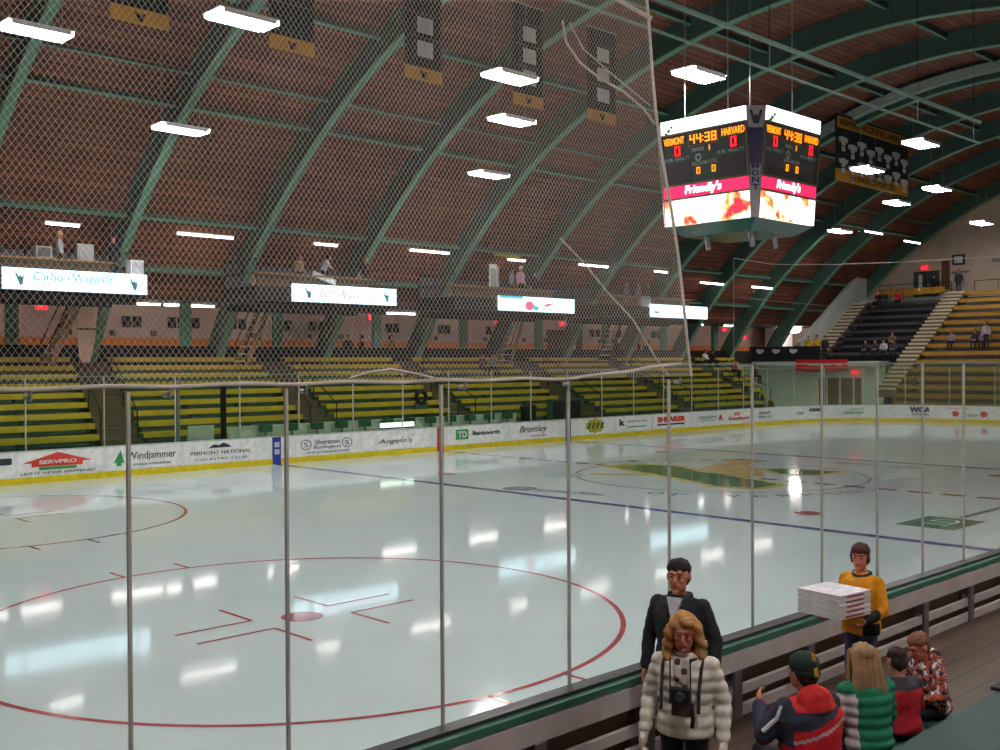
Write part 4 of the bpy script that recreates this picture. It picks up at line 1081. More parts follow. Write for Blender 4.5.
desk_box('wooden_crate', 'tan wooden crate at the left end of the fourth press box', 'crate', (18.1, 31.9, 6.8), (1.1, .4, .5), 'wood_tan', 'backwood')
desk_box('white_crate', 'small white box beside the tan crate in fourth press box', 'box', (19.3, 31.85, 6.8), (.7, .4, .6), 'whiteink', 'slab')
desk_box('blue_sign', 'small blue card on the counter of the third press box', 'card', (11.9, 31.7, 7.36), (.4, .1, .14), 'blue')
k = tag(MB().beam((-3.2, 31.7, 7.45), (-2.1, 31.65, 7.1), .1, .22).build('paper_roll', M['whiteink']), 'slanting white roll at the left end of the second press box', 'roll')
k = tag(MB().span((9.0, 33.4, 9.15), (10.9, 33.45, 9.75)).build('yellow_sign', M['leaf']), 'small yellow sign hung above the third press box', 'sign')
[MB().span((9.2, 33.38, z), (10.7, 33.4, z + .1)).build('print_line', M['darkink'], k) for z in (9.28, 9.52)]

# ================================================================ things along the far boards
for i in range(12):
    x = -7.9 + 1.12 * i
    t = thing('bench_stool', 'green bench seat on a post behind the far boards, %s from the left' % ORD[i], 'seat', (x, 27.8, .95), 'green seats behind the boards')
    MB().span((x - .2, 27.66, 1.15), (x + .2, 27.96, 1.4)).build('seat', M['ledge_green'], t); MB().tube((x, 27.8, -.05), (x, 27.8, 1.2), .05).build('post', M['metal'], t)
b = MB().span((-9.2, 28.15, 0), (5.3, 28.25, 1.32)); b.span((-9.2, 28.1, 1.32), (5.3, 28.3, 1.37)); tag(b.build('low_wall', M['white']), 'long low pale wall behind the green bench seats', 'low wall')
t = thing('waste_bin', 'large black bin standing behind the far boards near the blue marker', 'bin', (5.9, 27.95, 0))
b = MB(); b.loft([((5.9, 27.95, z), (.42 * s, 0, 0), (0, .33 * s, 0)) for z, s in ((-.05, .78), (.3, .86), (1.55, 1.0))], 14); b.build('body', M['black'], t)
MB().loft([((5.9, 27.95, z), (.46 * s, 0, 0), (0, .36 * s, 0)) for z, s in ((1.55, 1), (1.62, 1), (1.7, .8), (1.76, .3))], 14).build('lid', M['black'], t)
t = thing('glowing_panel', 'small glowing white panel on the far bench ledge', 'light panel', (-1.5, 28.0, 1.35))
MB().span((-2.9, 27.48, 1.08), (-1.2, 27.53, 1.26)).build('panel', M['topstrip'], t); MB().span((-2.93, 27.53, 1.015), (-1.17, 27.56, 1.29)).build('back', M['black'], t)  # flat white emissive panel with a black back
t = thing('penalty_gate', 'dark gate post pair at left of the far bench area', 'gate', (-9.6, 27.9, 0))
MB().span((-9.7, 27.7, 0), (-9.55, 27.85, 3.0)).build('post', M['black'], t); MB().span((-11.4, 27.7, 0), (-11.3, 27.85, 3.1)).build('post', M['metal'], t); MB().span((-11.0, 27.75, .9), (-10.0, 27.8, 1.5)).build('white_notice', M['banwhite'], t)
t = thing('wheel_stand', 'dark round stand with a ring on top among the far bleachers', 'stand', (1.1, 29.8, 1.3))
k = MB()
for i in range(16):
    a, c = 2 * PI * i / 16, 2 * PI * (i + 1) / 16
    k.tube((1.1 + .27 * math.cos(a), 29.8, 2.15 + .27 * math.sin(a)), (1.1 + .27 * math.cos(c), 29.8, 2.15 + .27 * math.sin(c)), .1, .1, 6)
k.build('ring', M['black'], t); MB().span((.75, 29.75, 1.25), (1.45, 29.85, 1.9)).build('base', M['green_dark'], t)
t = thing('drink_cabinet', 'dark green cabinet behind the far glass right of the blue marker', 'cabinet', (8.6, 28.4, 0))
MB().span((7.7, 28.2, 0), (9.8, 28.5, 1.9)).build('body', M['green_dark'], t); MB().span((7.8, 28.16, 1.0), (8.5, 28.2, 1.8)).build('door', M['black'], t); MB().span((8.7, 28.16, 1.0), (9.7, 28.2, 1.8)).build('door', M['black'], t)

# ================================================================ near seating tier at lower right
t = thing('front_bench', 'teal painted tier and front bench at the lower right beside the walkway', 'bench', (-18, -2.4, .2))
MB().span((-27, -3.3, .2), (10, -2.33, .78)).build('tier', M['teal'], t)
MB().span((-27, -2.3, .55), (-19.5, -1.85, .6)).build('seat_plank', M['teal'], t)
x = -26.5
while x < -19.6: MB().span((x - .04, -2.25, .2), (x + .04, -1.95, .55)).build('leg', M['frame'], t); x += 1.6
t = thing('rail_bracket', 'small black bracket on the teal tier at the right edge', 'bracket', (-18.97, -2.38, .78))
MB().span((-19.15, -2.40, .781), (-18.75, -2.28, .81)).build('plate', M['black'], t); MB().span((-19.0, -2.38, .81), (-18.85, -2.3, .92)).build('lug', M['black'], t)
# ================================================================ people
def remesh(mb, name, m, vox, parent, smooth=2, fn=None, paint=None):
    """union the overlapping shapes into one continuous surface"""
    me = bpy.data.meshes.new('tmp'); me.from_pydata(mb.v, [], mb.f)
    bm = bmesh.new(); bm.from_mesh(me); bmesh.ops.recalc_face_normals(bm, faces=bm.faces); bm.to_mesh(me); bm.free()
    t = bpy.data.objects.new('tmp', me); COL.objects.link(t)
    md = t.modifiers.new('r', 'REMESH'); md.mode = 'VOXEL'; md.voxel_size = vox; md.use_smooth_shade = True
    if smooth:
        s = t.modifiers.new('s', 'SMOOTH'); s.factor = .5; s.iterations = smooth
    dg = bpy.context.evaluated_depsgraph_get(); dg.update()
    out = bpy.data.meshes.new_from_object(t.evaluated_get(dg)); bpy.data.objects.remove(t); bpy.data.meshes.remove(me)
    out.materials.clear()
    ms = m if isinstance(m, (list, tuple)) else [m]
    for x in ms: out.materials.append(x)
    if fn:
        nr = [v.normal.copy() for v in out.vertices]
        for v, n in zip(out.vertices, nr): v.co = v.co + n * fn(v.co)
    if paint:
        for p in out.polygons: p.material_index = paint(p.center)
    out.polygons.foreach_set('use_smooth', [True] * len(out.polygons)); out.name = name
    o = bpy.data.objects.new(name, out); COL.objects.link(o); o.parent = parent
    return o

PLACE = []
STAND = dict(pel=(0, 0, .95), nec=(-.01, 0, 1.45), hed=(.03, 0, 1.615), shL=(-.01, .18, 1.375), shR=(-.01, -.18, 1.375), elL=(-.04, .25, 1.12), elR=(-.04, -.25, 1.12), wrL=(.05, .26, .88), wrR=(.05, -.26, .88),
             hiL=(0, .09, .92), hiR=(0, -.09, .92), knL=(.03, .10, .5), knR=(.03, -.10, .5), anL=(-.02, .1, .09), anR=(-.02, -.1, .09))
SIT = dict(STAND, pel=(0, 0, .12), nec=(.06, 0, .60), hed=(.11, 0, .755), shL=(.05, .18, .54), shR=(.05, -.18, .54), elL=(.10, .25, .28), elR=(.10, -.25, .28), wrL=(.30, .12, .22), wrR=(.30, -.12, .22),
           hiL=(.04, .09, .10), hiR=(.04, -.09, .10), knL=(.46, .11, .10), knR=(.46, -.11, .10), anL=(.44, .11, -.31), anR=(.44, -.11, -.31))
def person(label, loc, heading, H=1.75, pose=None, top=(60, 60, 64), legs=(40, 44, 60), hair=(50, 36, 30), hairstyle='short', detail=False, base=STAND, hturn=0, hnod=0, group=None, fat=1.0, puff=0, paint=None, topmats=None, shoes=(30, 28, 28), collar=None, hood=None, gloves=None, hat=None, skin='skin', hem=-.1, tops='jacket'):
    J = dict(base); J.update(pose or {}); k = H / 1.75
    J = {a: Vector(b) * k for a, b in J.items()}
    t = thing('person', label, 'person', (0, 0, 0), group)
    vx = .0075 if detail else .024
    Hr = Matrix.Rotation(hturn, 3, 'Z') @ Matrix.Rotation(hnod, 3, 'Y')
    hc = J['hed']; hk = k * (1.08 if H > 1.6 or base is STAND else 1.12); Q = lambda x, y, z: hc + Hr @ (Vector((x, y, z)) * hk)
    S = lambda *r: tuple(v * hk for v in r)
    # --- body, one surface
    b = MB()
    spine = J['nec'] - J['pel']; mid = J['pel'] + spine * .6
    b.cap(J['pel'], mid, .1 * k, .105 * k); b.cap(mid, J['nec'] - spine.normalized() * .06 * k, .1 * k, .06 * k)
    b.cap(J['nec'] - spine.normalized() * .06 * k, Q(-.015, 0, -.05), .056 * k, .052 * k, 12)
    n1, m1 = (20, 14) if detail else (12, 8)
    b.ell(Q(-.012, 0, .025), S(.094, .078, .1), Hr, n1, m1); b.ell(Q(.018, 0, -.05), S(.066, .062, .066), Hr, n1, m1)
    if detail:
        b.cap(Q(.078, 0, .018), Q(.1, 0, -.022), .010 * k, .0155 * k, 8); b.ell(Q(.07, 0, .034), S(.022, .052, .012), Hr); b.ell(Q(.066, 0, -.098), S(.02, .022, .017), Hr)
        for s in (-1, 1):
            b.ell(Q(-.008, s * .077, -.004), S(.02, .012, .032), Hr); b.ell(Q(.058, s * .036, -.02), S(.022, .02, .018), Hr)
    for s in 'LR':
        sg = 1 if s == 'L' else -1
        b.cap(J['sh' + s], J['el' + s], .045 * k, .038 * k); b.cap(J['el' + s], J['wr' + s], .037 * k, .025 * k)
        b.cap(J['hi' + s], J['kn' + s], .07 * k, .05 * k); b.cap(J['kn' + s], J['an' + s], .047 * k, .036 * k); b.cap(J['an' + s], J['an' + s] + Vector((.1, 0, -.05)) * k, .03 * k, .025 * k)
        # hand
        d = (J['wr' + s] - J['el' + s]).normalized(); wv = J.get('hw' + s)
        pn = Vector((0, -sg, 0)) if wv is None else wv.normalized()          # palm faces inwards by default
        pn = (pn - d * pn.dot(d)).normalized(); wd = d.cross(pn) * (1 if s == 'L' else -1) * -1
        if wd.dot(Vector((1, 0, .3))) < 0: wd = -wd                            # thumb side forward / up
        W = J['wr' + s]
        if detail:
            R3 = Matrix((d, wd, pn)).transposed(); b.ell(W + d * .052 * k, S(.055, .042, .017), R3)
            for i, (off, ln) in enumerate(((.031, .07), (.0105, .08), (-.0105, .075), (-.031, .058))):
                r0 = W + d * .09 * k + wd * off * k; r1 = r0 + (d * .9 + pn * .35 + wd * off * 2.2).normalized() * ln * .55 * k; r2 = r1 + (d * .45 + pn * .85).normalized() * ln * .5 * k
                b.cap(r0, r1, .0095 * k, .009 * k, 7); b.cap(r1, r2, .009 * k, .0075 * k, 7)
            q0 = W + d * .03 * k + wd * .034 * k; q1 = q0 + (d * .55 + wd * .75 + pn * .2).normalized() * .045 * k; q2 = q1 + (d * .9 + pn * .4).normalized() * .032 * k
            b.cap(q0, q1, .0125 * k, .011 * k, 8); b.cap(q1, q2, .0105 * k, .008 * k, 8)
        else: b.ell(W + d * .07 * k, S(.05, .04, .05))
    remesh(b, 'body', M[skin], vx, t, 2)
    if detail:
        for s in (-1, 1):
            e = MB().ell(Q(.0775, s * .031, .012), S(.010, .013, .006), Hr).build('eye', cloth((176, 150, 140)), t, True); MB().ell(Q(.0875, s * .031, .012), S(.003, .008, .006), Hr).build('iris', cloth((40, 32, 30)), e, True)
            MB().cap(Q(.088, s * .015, .038), Q(.078, s * .048, .036), .005 * k, .004 * k, 6).build('eyebrow', cloth(hair), t, True)
        MB().ell(Q(.078, 0, -.06), S(.008, .026, .006), Hr).build('mouth', cloth((150, 62, 60)), t, True)
    # --- jacket
    up = spine.normalized(); side = Vector((0, 1, 0)); fwd = side.cross(up).normalized()
    L = spine.length; b = MB(); secs = []
    for q, rx, ry in ((hem, .135, .178), (0.0, .14, .18), (.25, .125, .165), (.5, .132, .18), (.72, .128, .2), (.86, .108, .175), (.97, .07, .09), (1.03, .06, .07)):
        secs.append((J['pel'] + up * L * q, fwd * rx * k * fat, side * ry * k * fat))
    b.loft(secs, 20)
    a1 = 1 + (fat - 1) * .7 + puff * 6
    for s in 'LR':
        b.cap(J['nec'] - up * .05 * k, J['sh' + s] - up * .015 * k, .058 * k * a1, .066 * k * a1, 12); b.cap(J['sh' + s], J['el' + s], .064 * k * a1, .055 * k * a1, 12); e2 = J['el' + s] + (J['wr' + s] - J['el' + s]) * .93
        b.cap(J['el' + s], e2, .054 * k * a1, .043 * k * a1, 12)
    if hood: b.ell(J['nec'] + up * -.0 * k - fwd * .085 * k, S(.075, .125, .085)); b.ell(J['nec'] - up * .08 * k - fwd * .11 * k, S(.06, .11, .1))
    if collar: 
        pass
    fn = (lambda co: puff * (abs(math.sin(co.z * PI / (.085 * k))) - .5) * 1.6) if puff else (lambda co: .004 * math.sin(co.z * 41 + co.y * 23) * math.sin(co.x * 31 + co.z * 17))
    jm = topmats or [cloth(top)]
    jk = remesh(b, tops, jm, .012 if detail else .026, t, 3, fn, paint)
    if collar:
        c0 = J['nec'] - up * .035 * k; b = MB(); n = 20; vs = []
        for i in range(n):
            a = 2 * PI * i / n
            for rr, hh in ((.07, 0), (.076, .055), (.09, .055), (.104, -.03)):
                vs.append(c0 + fwd * math.cos(a) * rr * k * 1.0 + side * math.sin(a) * rr * 1.1 * k + up * (hh + (-.03 * max(0, math.cos(a)))) * k)
        fs = []
        for i in range(n):
            for j in range(4): fs.append((4 * i + j, 4 * i + (j + 1) % 4, 4 * ((i + 1) % n) + (j + 1) % 4, 4 * ((i + 1) % n) + j))
        b.add(vs, fs); b.build('collar', cloth(collar), jk, True)
    # --- trousers and shoes
    b = MB(); b.ell(J['pel'] + Vector((0, 0, -.02 * k)), S(.12, .165, .11))
    for s in 'LR':
        b.cap(J['hi' + s], J['kn' + s], .09 * k, .066 * k, 12); b.cap(J['kn' + s], J['an' + s] + Vector((0, 0, .02)), .064 * k, .052 * k, 12)
    remesh(b, 'trousers', cloth(legs), .014 if detail else .028, t, 2)
    for s in 'LR':
        a = J['an' + s]; b = MB(); b.ell(a + Vector((.06, 0, -.045)) * k, S(.125, .047, .045)); b.ell(a + Vector((-.01, 0, -.01)) * k, S(.055, .045, .06)); remesh(b, 'shoe', cloth(shoes), .014 if detail else .03, t, 1)
    if gloves:
        for s in 'LR':
            d = (J['wr' + s] - J['el' + s]).normalized(); W = J['wr' + s]; sg = 1 if s == 'L' else -1; pn = Vector((0, -sg, 0)); wd = d.cross(pn)
            if wd.dot(Vector((1, 0, .3))) < 0: wd = -wd
            b = MB(); b.cap(W - d * .05 * k, W + d * .01 * k, .042 * k, .04 * k, 10); R3 = Matrix((d, wd, pn)).transposed(); b.ell(W + d * .055 * k, S(.06, .05, .03), R3)
            for off, ln in ((.033, .07), (.011, .08), (-.011, .075), (-.033, .058)):
                r0 = W + d * .09 * k + wd * off * k; r1 = r0 + (d * .9 + pn * .35 + wd * off * 3).normalized() * ln * .55 * k; r2 = r1 + (d * .5 + pn * .8).normalized() * ln * .5 * k
                b.cap(r0, r1, .0145 * k, .0135 * k, 7); b.cap(r1, r2, .0135 * k, .012 * k, 7)
            q0 = W + d * .03 * k + wd * .034 * k; q1 = q0 + (d * .55 + wd * .75 + pn * .2).normalized() * .05 * k; b.cap(q0, q1, .017 * k, .014 * k, 8); b.cap(q1, q1 + (d + pn * .3).normalized() * .035 * k, .014 * k, .011 * k)
            remesh(b, 'glove', cloth(gloves), .0075, t, 1)
    # --- hair / hat
    b = MB(); hv = .009 if detail else .022; hm = cloth(hair)
    if hairstyle != 'none':
        b.ell(Q(-.02, 0, .06), S(.100, .0855, .071), Hr, n1, m1); b.ell(Q(-.05, 0, .0), S(.066, .08, .085), Hr, n1, m1)
        if hairstyle == 'fringe': b.ell(Q(.035, 0, .075), S(.06, .072, .045), Hr); b.ell(Q(-.04, 0, -.02), S(.06, .082, .08), Hr); [b.ell(Q(-.0, s * .07, .0), S(.035, .02, .06), Hr) for s in (-1, 1)]
        if hairstyle == 'long':
            b.ell(Q(-.02, 0, .06), S(.1, .095, .085), Hr, n1, m1); b.ell(Q(.04, .02, .088), S(.055, .06, .035), Hr)
            for s in (-1, 1):
                pts = [Q(.02, s * .082, .045), Q(.01, s * .105, -.03), Q(.005, s * .115, -.11), Q(.015, s * .105, -.18)]
                for a, c in zip(pts[:-1], pts[1:]): b.cap(a, c, .036 * k, .04 * k, 9)
                pts = [Q(-.05, s * .07, .02), Q(-.08, s * .08, -.08), Q(-.085, s * .085, -.19)]
                for a, c in zip(pts[:-1], pts[1:]): b.cap(a, c, .055 * k, .055 * k, 9)
        if hairstyle == 'straight':
            for y in (-.07, -.035, 0, .035, .07):
                pts = [Q(-.05, y, .06), Q(-.1, y * 1.15, -.05), Q(-.12, y * 1.35, -.17), Q(-.115, y * 1.5, -.30), Q(-.10, y * 1.55, -.37)]
                for a, c, r in zip(pts[:-1], pts[1:], (.045, .042, .038, .03)): b.cap(a, c, r * k, r * .9 * k, 9)
            for s in (-1, 1):
                pts = [Q(.02, s * .075, .05), Q(.0, s * .095, -.06), Q(-.01, s * .11, -.2), Q(-.03, s * .11, -.32)]
                for a, c in zip(pts[:-1], pts[1:]): b.cap(a, c, .03 * k, .028 * k, 9)
        wav = (lambda co: .0035 * math.sin(co.y * 130 + co.x * 60)) if hairstyle == 'straight' else (lambda co: .006 * math.sin(co.z * 70 + co.y * 45) + .004 * math.sin(co.y * 140 + co.x * 90)) if hairstyle in ('long', 'straight') else (lambda co: .0045 * math.sin(co.y * 85 + .7) * math.sin(co.z * 60 + co.x * 40) + .002 * math.sin(co.x * 150 + co.y * 190))
        if not hat: remesh(b, 'hair', hm, hv, t, 1, wav if detail else None)
        else: remesh(b, 'hair', hm, hv, t, 1)
    if hat:
        b = MB(); b.ell(Q(-.018, 0, .055), S(.105, .093, .088), Hr, n1, m1); b.ell(Q(-.03, 0, .01), S(.098, .09, .06), Hr, n1, m1); h = remesh(b, 'knit_hat', cloth(hat), hv, t, 1)
        if detail:
            for s in (0,):
                MB().beam(Q(-.085, .0, .14), Q(-.13, .01, .0), .03, .02).build('hat_stripe', M['gold'], h)
    PLACE.append((t, loc, heading))
    return t, J, Q, jk
def V3(*a): return Vector(a)
FZ = .2
# ---- man in black jacket beside the boards
t, J, Q, jk = person('dark haired man in black jacket behind the woman in white', (-21.45, -.72, FZ), rad(196), 1.82, dict(hed=(.03, 0, 1.602), elL=(-.05, .27, 1.11), elR=(-.05, -.27, 1.11), wrL=(.02, .28, .86), wrR=(.02, -.28, .86)), (38, 40, 44), (40, 42, 54), (34, 28, 28), 'short', True, hturn=rad(6), fat=1.12, collar=(34, 36, 40), hem=-.16)
k = MB(); c = J['nec']
k.poly([c + V3(.105, -.065, .0), c + V3(.168, .0, -.2), c + V3(.105, .065, .0)], (1, 0, .3), .03); k.build('shirt_front', cloth((196, 200, 208)), jk)['label'] = 'pale shirt at the open collar'
# ---- woman in white quilted coat
t, J, Q, jk = person('blond woman in white quilted coat and gloves walking on the walkway', (-22.42, -1.48, FZ), rad(203), 1.66, dict(hed=(.035, 0, 1.605), elL=(-.04, .27, 1.12), elR=(-.04, -.27, 1.12), wrL=(.06, .29, .86), wrR=(.06, -.29, .86)), (226, 218, 208), (28, 30, 48), (176, 128, 76), 'long', True, hturn=rad(8), hnod=rad(6), fat=1.16, puff=.0065, collar=(190, 178, 172), gloves=(222, 214, 206), skin='skin_red', hem=-.17)
sc = MB(); c = J['nec']
for i in range(14):
    a = 2 * PI * i / 14; e = 2 * PI * (i + 1) / 14
    sc.cap(c + V3(.085 * math.cos(a), .085 * math.sin(a), -.015 - .02 * math.cos(a)), c + V3(.085 * math.cos(e), .085 * math.sin(e), -.015 - .02 * math.cos(e)), .03, .03, 8)
sc.cap(c + V3(.1, .03, -.04), c + V3(.14, .03, -.17), .035, .03, 8); sc.cap(c + V3(.1, -.03, -.04), c + V3(.145, -.02, -.14), .035, .028, 8)
remesh(sc, 'scarf', [cloth((190, 176, 170)), cloth((58, 48, 58))], .01, t, 1, None, lambda p: 1 if math.sin(p.y * 60) * math.sin(p.z * 55) > .35 else 0)
for s in (-1, 1):
    MB().path([c + V3(-.12, s * .1, -.02), c + V3(.0, s * .135, .0), c + V3(.10, s * .135, -.07), c + V3(.158, s * .13, -.22), c + V3(.17, s * .13, -.36)], .012, 6).build('shoulder_strap', cloth((52, 52, 56)), t)
for dy, wz in ((.3, .9), (-.3, .9)): pass
def held(name, label, cat, heading, loc):
    o = thing(name, label, cat, (0, 0, 0)); return o
cam = thing('camera', 'small black and brown camera hanging on the chest of the woman in white', 'camera', (0, 0, 0))
MB().box((.225, .02, 1.145), (.06, .14, .1)).build('body', M['black'], cam); MB().box((.225, .03, 1.055), (.055, .13, .08)).build('pouch', cloth((72, 54, 44)), cam); MB().tube((.25, .03, 1.15), (.29, .03, 1.15), .032, .03, 12).build('lens', M['charcoal'], cam)
MB().path([(.225, .09, 1.19), (.15, .07, 1.38)], .006, 5).path([(.225, -.05, 1.19), (.15, -.07, 1.38)], .006, 5).path([(.23, .1, 1.1), (.245, .11, 1.0), (.23, .1, .94)], .014, 6).build('neck_strap', M['black'], cam)
cam.location = (-22.42, -1.48, FZ); cam.rotation_euler = (0, 0, rad(203))
# ---- pizza carrier in yellow jersey
hd = rad(172); PL = V3(-18.95, -1.0, FZ)
t, J, Q, jk = person('brown haired person in yellow jersey carrying a stack of pizza boxes', PL, hd, 1.66, dict(hed=(.02, 0, 1.615), elL=(.02, .27, 1.12), elR=(.02, -.25, 1.13), wrL=(.27, .235, 1.04), wrR=(.27, -.235, 1.04), hwL=(.2, -.75, .62), hwR=(.1, .7, .7)), (226, 150, 24), (66, 78, 112), (72, 40, 34), 'fringe', True, hturn=rad(22), hnod=rad(5), fat=1.14, collar=(26, 40, 38), skin='skin_red', hem=-.19, tops='jersey',
    topmats=[cloth((226, 150, 24)), cloth((22, 40, 38))], paint=lambda p: 1 if (p.x > .11 and abs(p.y) > .12 and p.z < 1.15) or (p.z < .93 and p.x > -.02 and p.y > .10) else 0)
MB().poly([J['nec'] + V3(.155, .05, -.16), J['nec'] + V3(.16, .02, -.2), J['nec'] + V3(.16, -.03, -.19), J['nec'] + V3(.155, -.05, -.155), J['nec'] + V3(.155, 0, -.17)], (1, 0, 0), .006).build('chest_mark', M['green_dark'], jk)
RZ = Matrix.Rotation(hd, 3, 'Z')
names = ['bottom white pizza box of the stack carried by the person in yellow', 'second white pizza box from the bottom of the carried stack', 'middle white pizza box of the stack carried in front of the yellow jersey', 'fourth white pizza box from the bottom, just under the top one', 'top white pizza box of the carried stack, lid fully visible']
for i in range(5):
    o = thing('pizza_box', names[i], 'pizza box', (0, 0, 0), 'stack of pizza boxes')
    z0 = -.022
    MB().box((0, 0, -.005), (.46, .46, .034)).build('tray', M['white'], o)
    MB().box((0, 0, .0155), (.468, .468, .008)).build('lid', cloth((232, 228, 234)), o)
    MB().box((.0, .2315, -.004), (.26, .004, .014)).build('red_print', cloth((170, 70, 92)), o); MB().box((-.2315, .0, -.004), (.004, .2, .012)).build('print', cloth((176, 168, 188)), o)
    p = PL + RZ @ V3(.44, .015, 1.085 + .045 * i); o.location = p; o.rotation_euler = (0, 0, hd + rad((i * 7) % 5 - 2))
# ---- seated front row
SZ = .6
def seat(label, x, y, H, top, hair, hs, head, **kw):
    return person(label, (x, y, SZ), head, H, kw.pop('pose', None), top, (40, 42, 52), hair, hs, True, SIT, **kw)
def red_navy(p): 
    return 1 if (p.z > .42 and p.x < .3 and abs(p.y) < .3 and p.z > .46 - .35 * (p.y - .0)) or (p.y > .2 and p.z > .30) else (2 if abs(p.z - (.40 - .30 * p.y)) < .012 and p.x < .02 else 0)
t, J, Q, jk = seat('seated person in red and navy jacket with red hood and dark knit hat', -21.66, -2.02, 1.78, (176, 20, 36), (50, 40, 34), 'short', rad(66), hat=(24, 42, 38), hood=True, fat=1.36, puff=.0, hturn=rad(12), pose=dict(wrL=(.34, .2, .48), elL=(.14, .3, .33)), topmats=[cloth((190, 18, 36)), cloth((44, 46, 64)), cloth((186, 166, 170)), cloth((196, 40, 36))],
    paint=lambda p: 3 if (p.z > .545 and p.x < .06 and abs(p.y) < .17) else red_navy(p))
MB().path([J['shL'] + V3(-.03, .055, .03), J['shL'] + V3(-.02, .085, -.06), J['shL'] + (J['elL'] - J['shL']) * .75 + V3(-.03, .07, 0)], .018, 6).build('sleeve_stripe', cloth((206, 206, 212)), jk)
t, J, Q, jk = seat('seated person with long straight blond hair in quilted green jacket', -20.88, -2.06, 1.66, (26, 118, 84), (150, 118, 84), 'straight', rad(62), fat=1.12, puff=.008, hturn=rad(-8), topmats=[cloth((26, 122, 88)), cloth((196, 190, 192))], paint=lambda p: 1 if p.y > .145 and p.x < .06 and p.z < .5 else 0, collar=(186, 160, 120))
t, J, Q, jk = seat('seated dark haired child in charcoal and red jacket between green jacket and camouflage', -20.33, -2.06, 1.38, (150, 20, 32), (50, 34, 30), 'short', rad(60), fat=1.14, topmats=[cloth((164, 18, 34)), cloth((56, 52, 60))], paint=lambda p: 1 if p.z > .40 or p.y > .13 else 0, hnod=rad(12))
t, J, Q, jk = seat('seated child with light brown hair in orange camouflage hooded top', -19.62, -2.0, 1.46, (190, 90, 50), (128, 84, 60), 'short', rad(150), fat=1.14, topmats=[M['camo']], hnod=rad(22), hturn=rad(10), hood=True, skin='skin_red', pose=dict(nec=(.11, 0, .58), hed=(.19, 0, .71), shL=(.1, .18, .53), shR=(.1, -.18, .53)))

# ---- distant people
def far(label, loc, head, top, sit=False, H=1.7, **kw):
    kw.setdefault('legs', (40, 42, 52)); kw.setdefault('hair', (46, 34, 30))
    return person(label, loc, head, H, kw.pop('pose', None), top, base=SIT if sit else STAND, group=kw.pop('group', 'distant spectators'), **kw)
S_ = rad(-90)
far('standing man in striped white shirt in the first press box', (-13.3, 32.9, 6.8), rad(-20), (206, 206, 216), hair=(190, 150, 130))
far('standing man in dark clothes at right of the first press box', (-11.35, 32.8, 6.8), S_, (34, 36, 44), H=1.66)
far('man in white shirt leaning over in the second press box', (-2.0, 32.7, 6.8), rad(-40), (216, 216, 226), pose=dict(nec=(.2, 0, 1.38), hed=(.3, 0, 1.5), shL=(.18, .18, 1.33), shR=(.18, -.18, 1.33), elL=(.3, .24, 1.1), elR=(.3, -.24, 1.1), wrL=(.45, .2, .98), wrR=(.45, -.2, .98)))
far('person in tan top at the left of the second press box', (-3.2, 32.7, 6.8), S_, (150, 122, 96), H=1.5)
far('person in black at the right of the second press box', (.35, 32.8, 6.8), S_, (26, 28, 32), H=1.68)
far('man in pink shirt and white cap in the third press box', (10.4, 32.9, 6.8), S_, (226, 176, 196), H=1.86, hat=(230, 214, 196))
far('grey shirted person left of the man in pink in third press box', (9.65, 32.8, 6.8), rad(-60), (150, 154, 170), H=1.72)
far('dark haired person right of the man in pink in third press box', (11.3, 32.8, 6.8), S_, (70, 60, 58), H=1.62)
far('blond person in grey at the left of the fourth press box', (18.9, 32.8, 6.8), S_, (120, 112, 104), H=1.4, hair=(196, 176, 110))
far('grey haired person beside the blond one in fourth press box', (20.1, 32.9, 6.8), S_, (120, 124, 134), H=1.4, hair=(170, 174, 184))
far('white haired person in grey at far end of the fourth press box', (21.0, 32.9, 6.8), S_, (96, 92, 92), H=1.4, hair=(150, 146, 146))
# concourse
for i, (x, y, tc, lab) in enumerate(((-14.6, 39.0, (200, 176, 40), 'person in yellow jacket left of the first press box stair'), (-6.6 + 4.2, 37.3, (206, 172, 40), 'person in yellow top near the second press box stair'), (3.1, 38.0, (36, 38, 46), 'dark dressed person on the concourse left of the third column group'), (4.1, 38.2, (30, 34, 58), 'person in navy on the concourse under the second press box'), (6.4, 38.6, (150, 112, 46), 'person in mustard top on the concourse right of the second press box'),
     (8.6, 38.8, (70, 40, 40), 'person in maroon on the concourse'), (13.6, 38.4, (70, 34, 36), 'person in dark red coat left of the third stair'), (14.4, 38.8, (44, 30, 32), 'person in brown coat close to the third press box stair'), (24.4, 38.2, (48, 44, 50), 'person in charcoal right of the brown concourse door'), (27.0, 38.4, (38, 40, 52), 'person in dark blue below the fourth press box'), (28.0, 38.6, (52, 48, 52), 'person in grey near the fourth press box sign'), (39.9, 38.0, (36, 34, 38), 'dark figure by the railing at the right concourse end'))):
    far(lab, (x, y, 3.5), rad(-90 + 40 * math.sin(i * 2.3)), tc, H=1.62 + .1 * math.sin(i * 1.7), group='people on the far concourse')
# seated in the far bleachers
far('spectator in pale grey seated low in the bleachers left of the bin', (9.6, Yk(6), Z(6)), S_, (120, 128, 124), True)
far('spectator in rose top seated below the third press box', (8.9, Yk(6), Z(6)), S_, (110, 66, 76), True)
far('spectator in white top at the right end of the yellow bleachers', (29.9, Yk(7), Z(7)), S_, (214, 214, 220), True)
far('spectator in black beside the white top at right bleachers end', (30.7, Yk(7), Z(7)), S_, (28, 34, 34), True)
far('spectator with red clothing below the one in black at right bleachers end', (30.6, Yk(5), Z(5)), S_, (140, 40, 50), True)
far('spectator in black in the rightmost yellow bleachers', (31.6, Yk(4), Z(4)), S_, (30, 32, 40), True)
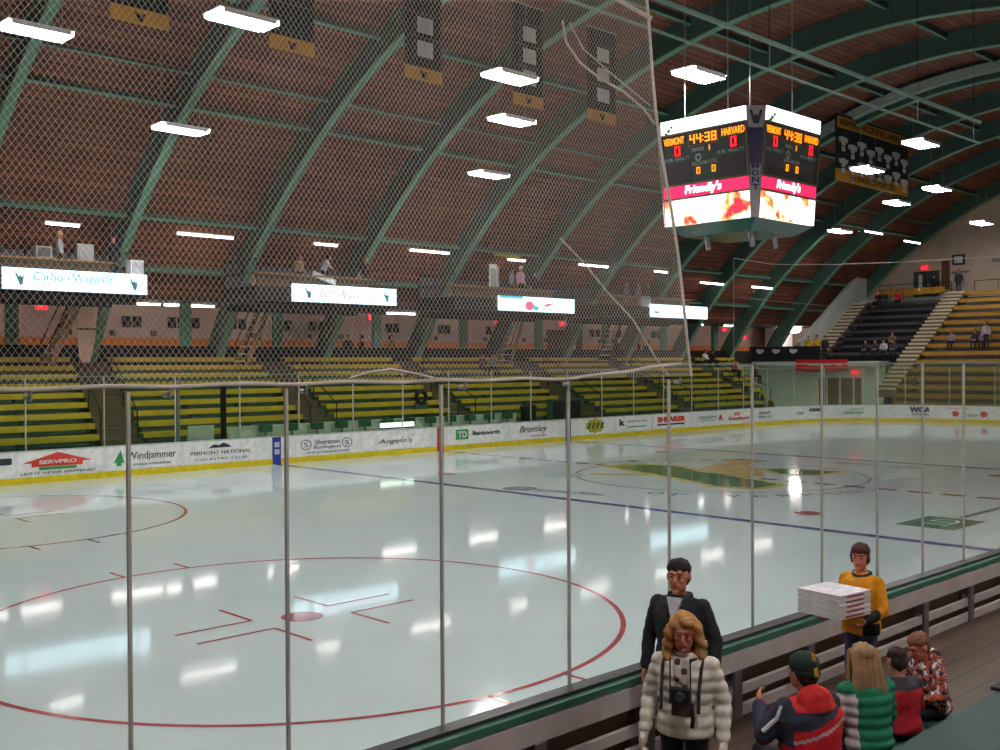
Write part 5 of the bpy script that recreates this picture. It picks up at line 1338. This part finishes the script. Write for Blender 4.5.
# officials in yellow at the corner walkway
far('usher in yellow jacket, left of three at the corner walkway', (38.55, 32.5, 3.65), rad(200), (206, 172, 30), H=1.78, group='ushers at the corner')
far('usher in yellow jacket, middle of three at the corner walkway', (38.6, 31.9, 3.65), rad(180), (210, 178, 30), H=1.86, group='ushers at the corner')
far('man in dark coat, right of the two yellow jackets at the corner', (38.7, 31.35, 3.65), rad(190), (36, 36, 52), H=1.8, group='ushers at the corner')
# end stand
EX = lambda k: 36.0 + .84 * k
EZ = lambda k: 2.15 + .525 * k
E_ = PI
for lab, k_, y, tc in (('spectator in black high at the left of the dark end stand', 11, 31.4, (28, 28, 34)), ('spectator in dark green beside the red jacket high in end stand', 11, 30.9, (40, 46, 44)), ('spectator in red jacket high in the dark end stand', 11, 29.9, (206, 24, 50)), ('spectator in black one row below the high group in end stand', 10, 31.2, (26, 26, 30)),
    ('spectator in tan top midway up the dark end stand', 5, 27.9, (120, 100, 84)), ('spectator in navy at the left foot of the dark end stand', 5, 31.6, (34, 34, 66)), ('spectator in charcoal low in the dark end stand', 4, 29.4, (52, 50, 56)), ('spectator in brown low in the dark end stand', 4, 28.7, (74, 58, 54)), ('spectator with white scarf at the foot of dark end stand', 4, 28.1, (180, 180, 196)), ('spectator in grey low beside the cream aisle', 4, 27.4, (70, 64, 74)),
    ('small spectator in white and dark on the yellow end stand', 5, 23.9, (150, 130, 140)), ('spectator in dark purple on the yellow end stand', 5, 22.4, (50, 40, 62)), ('spectator in mauve beside the standing one on yellow end stand', 5, 21.9, (120, 90, 116))):
    far(lab, (EX(k_), y - .75, EZ(k_)), E_, tc, True, group='spectators in the end stand')
far('standing spectator in pale grey top on the yellow end stand', (EX(5) - .25, 20.9, EZ(4) + .16), E_, (170, 168, 176), H=1.72, group='spectators in the end stand')
far('standing person in dark coat on the landing beside the cream aisle', (46.6, 25.4, 8.3), E_, (36, 48, 48), H=1.8, group='spectators in the end stand')
far('person in dark purple by the green end wall door', (47.6, 27.6, 8.3), E_, (40, 34, 44), H=1.6, group='spectators in the end stand')
far('person in navy standing behind the far corner glass', (36.5, 25.7, -.05), E_, (46, 60, 84), H=1.78, group='people behind the far glass')
far('person in dark clothes on the aisle behind the far corner glass', (36.3, 23.9, 1.2), rad(150), (28, 44, 40), H=1.6, group='people behind the far glass')

for t_, l_, h_ in PLACE:
    t_.location = l_; t_.rotation_euler = (0, 0, h_)
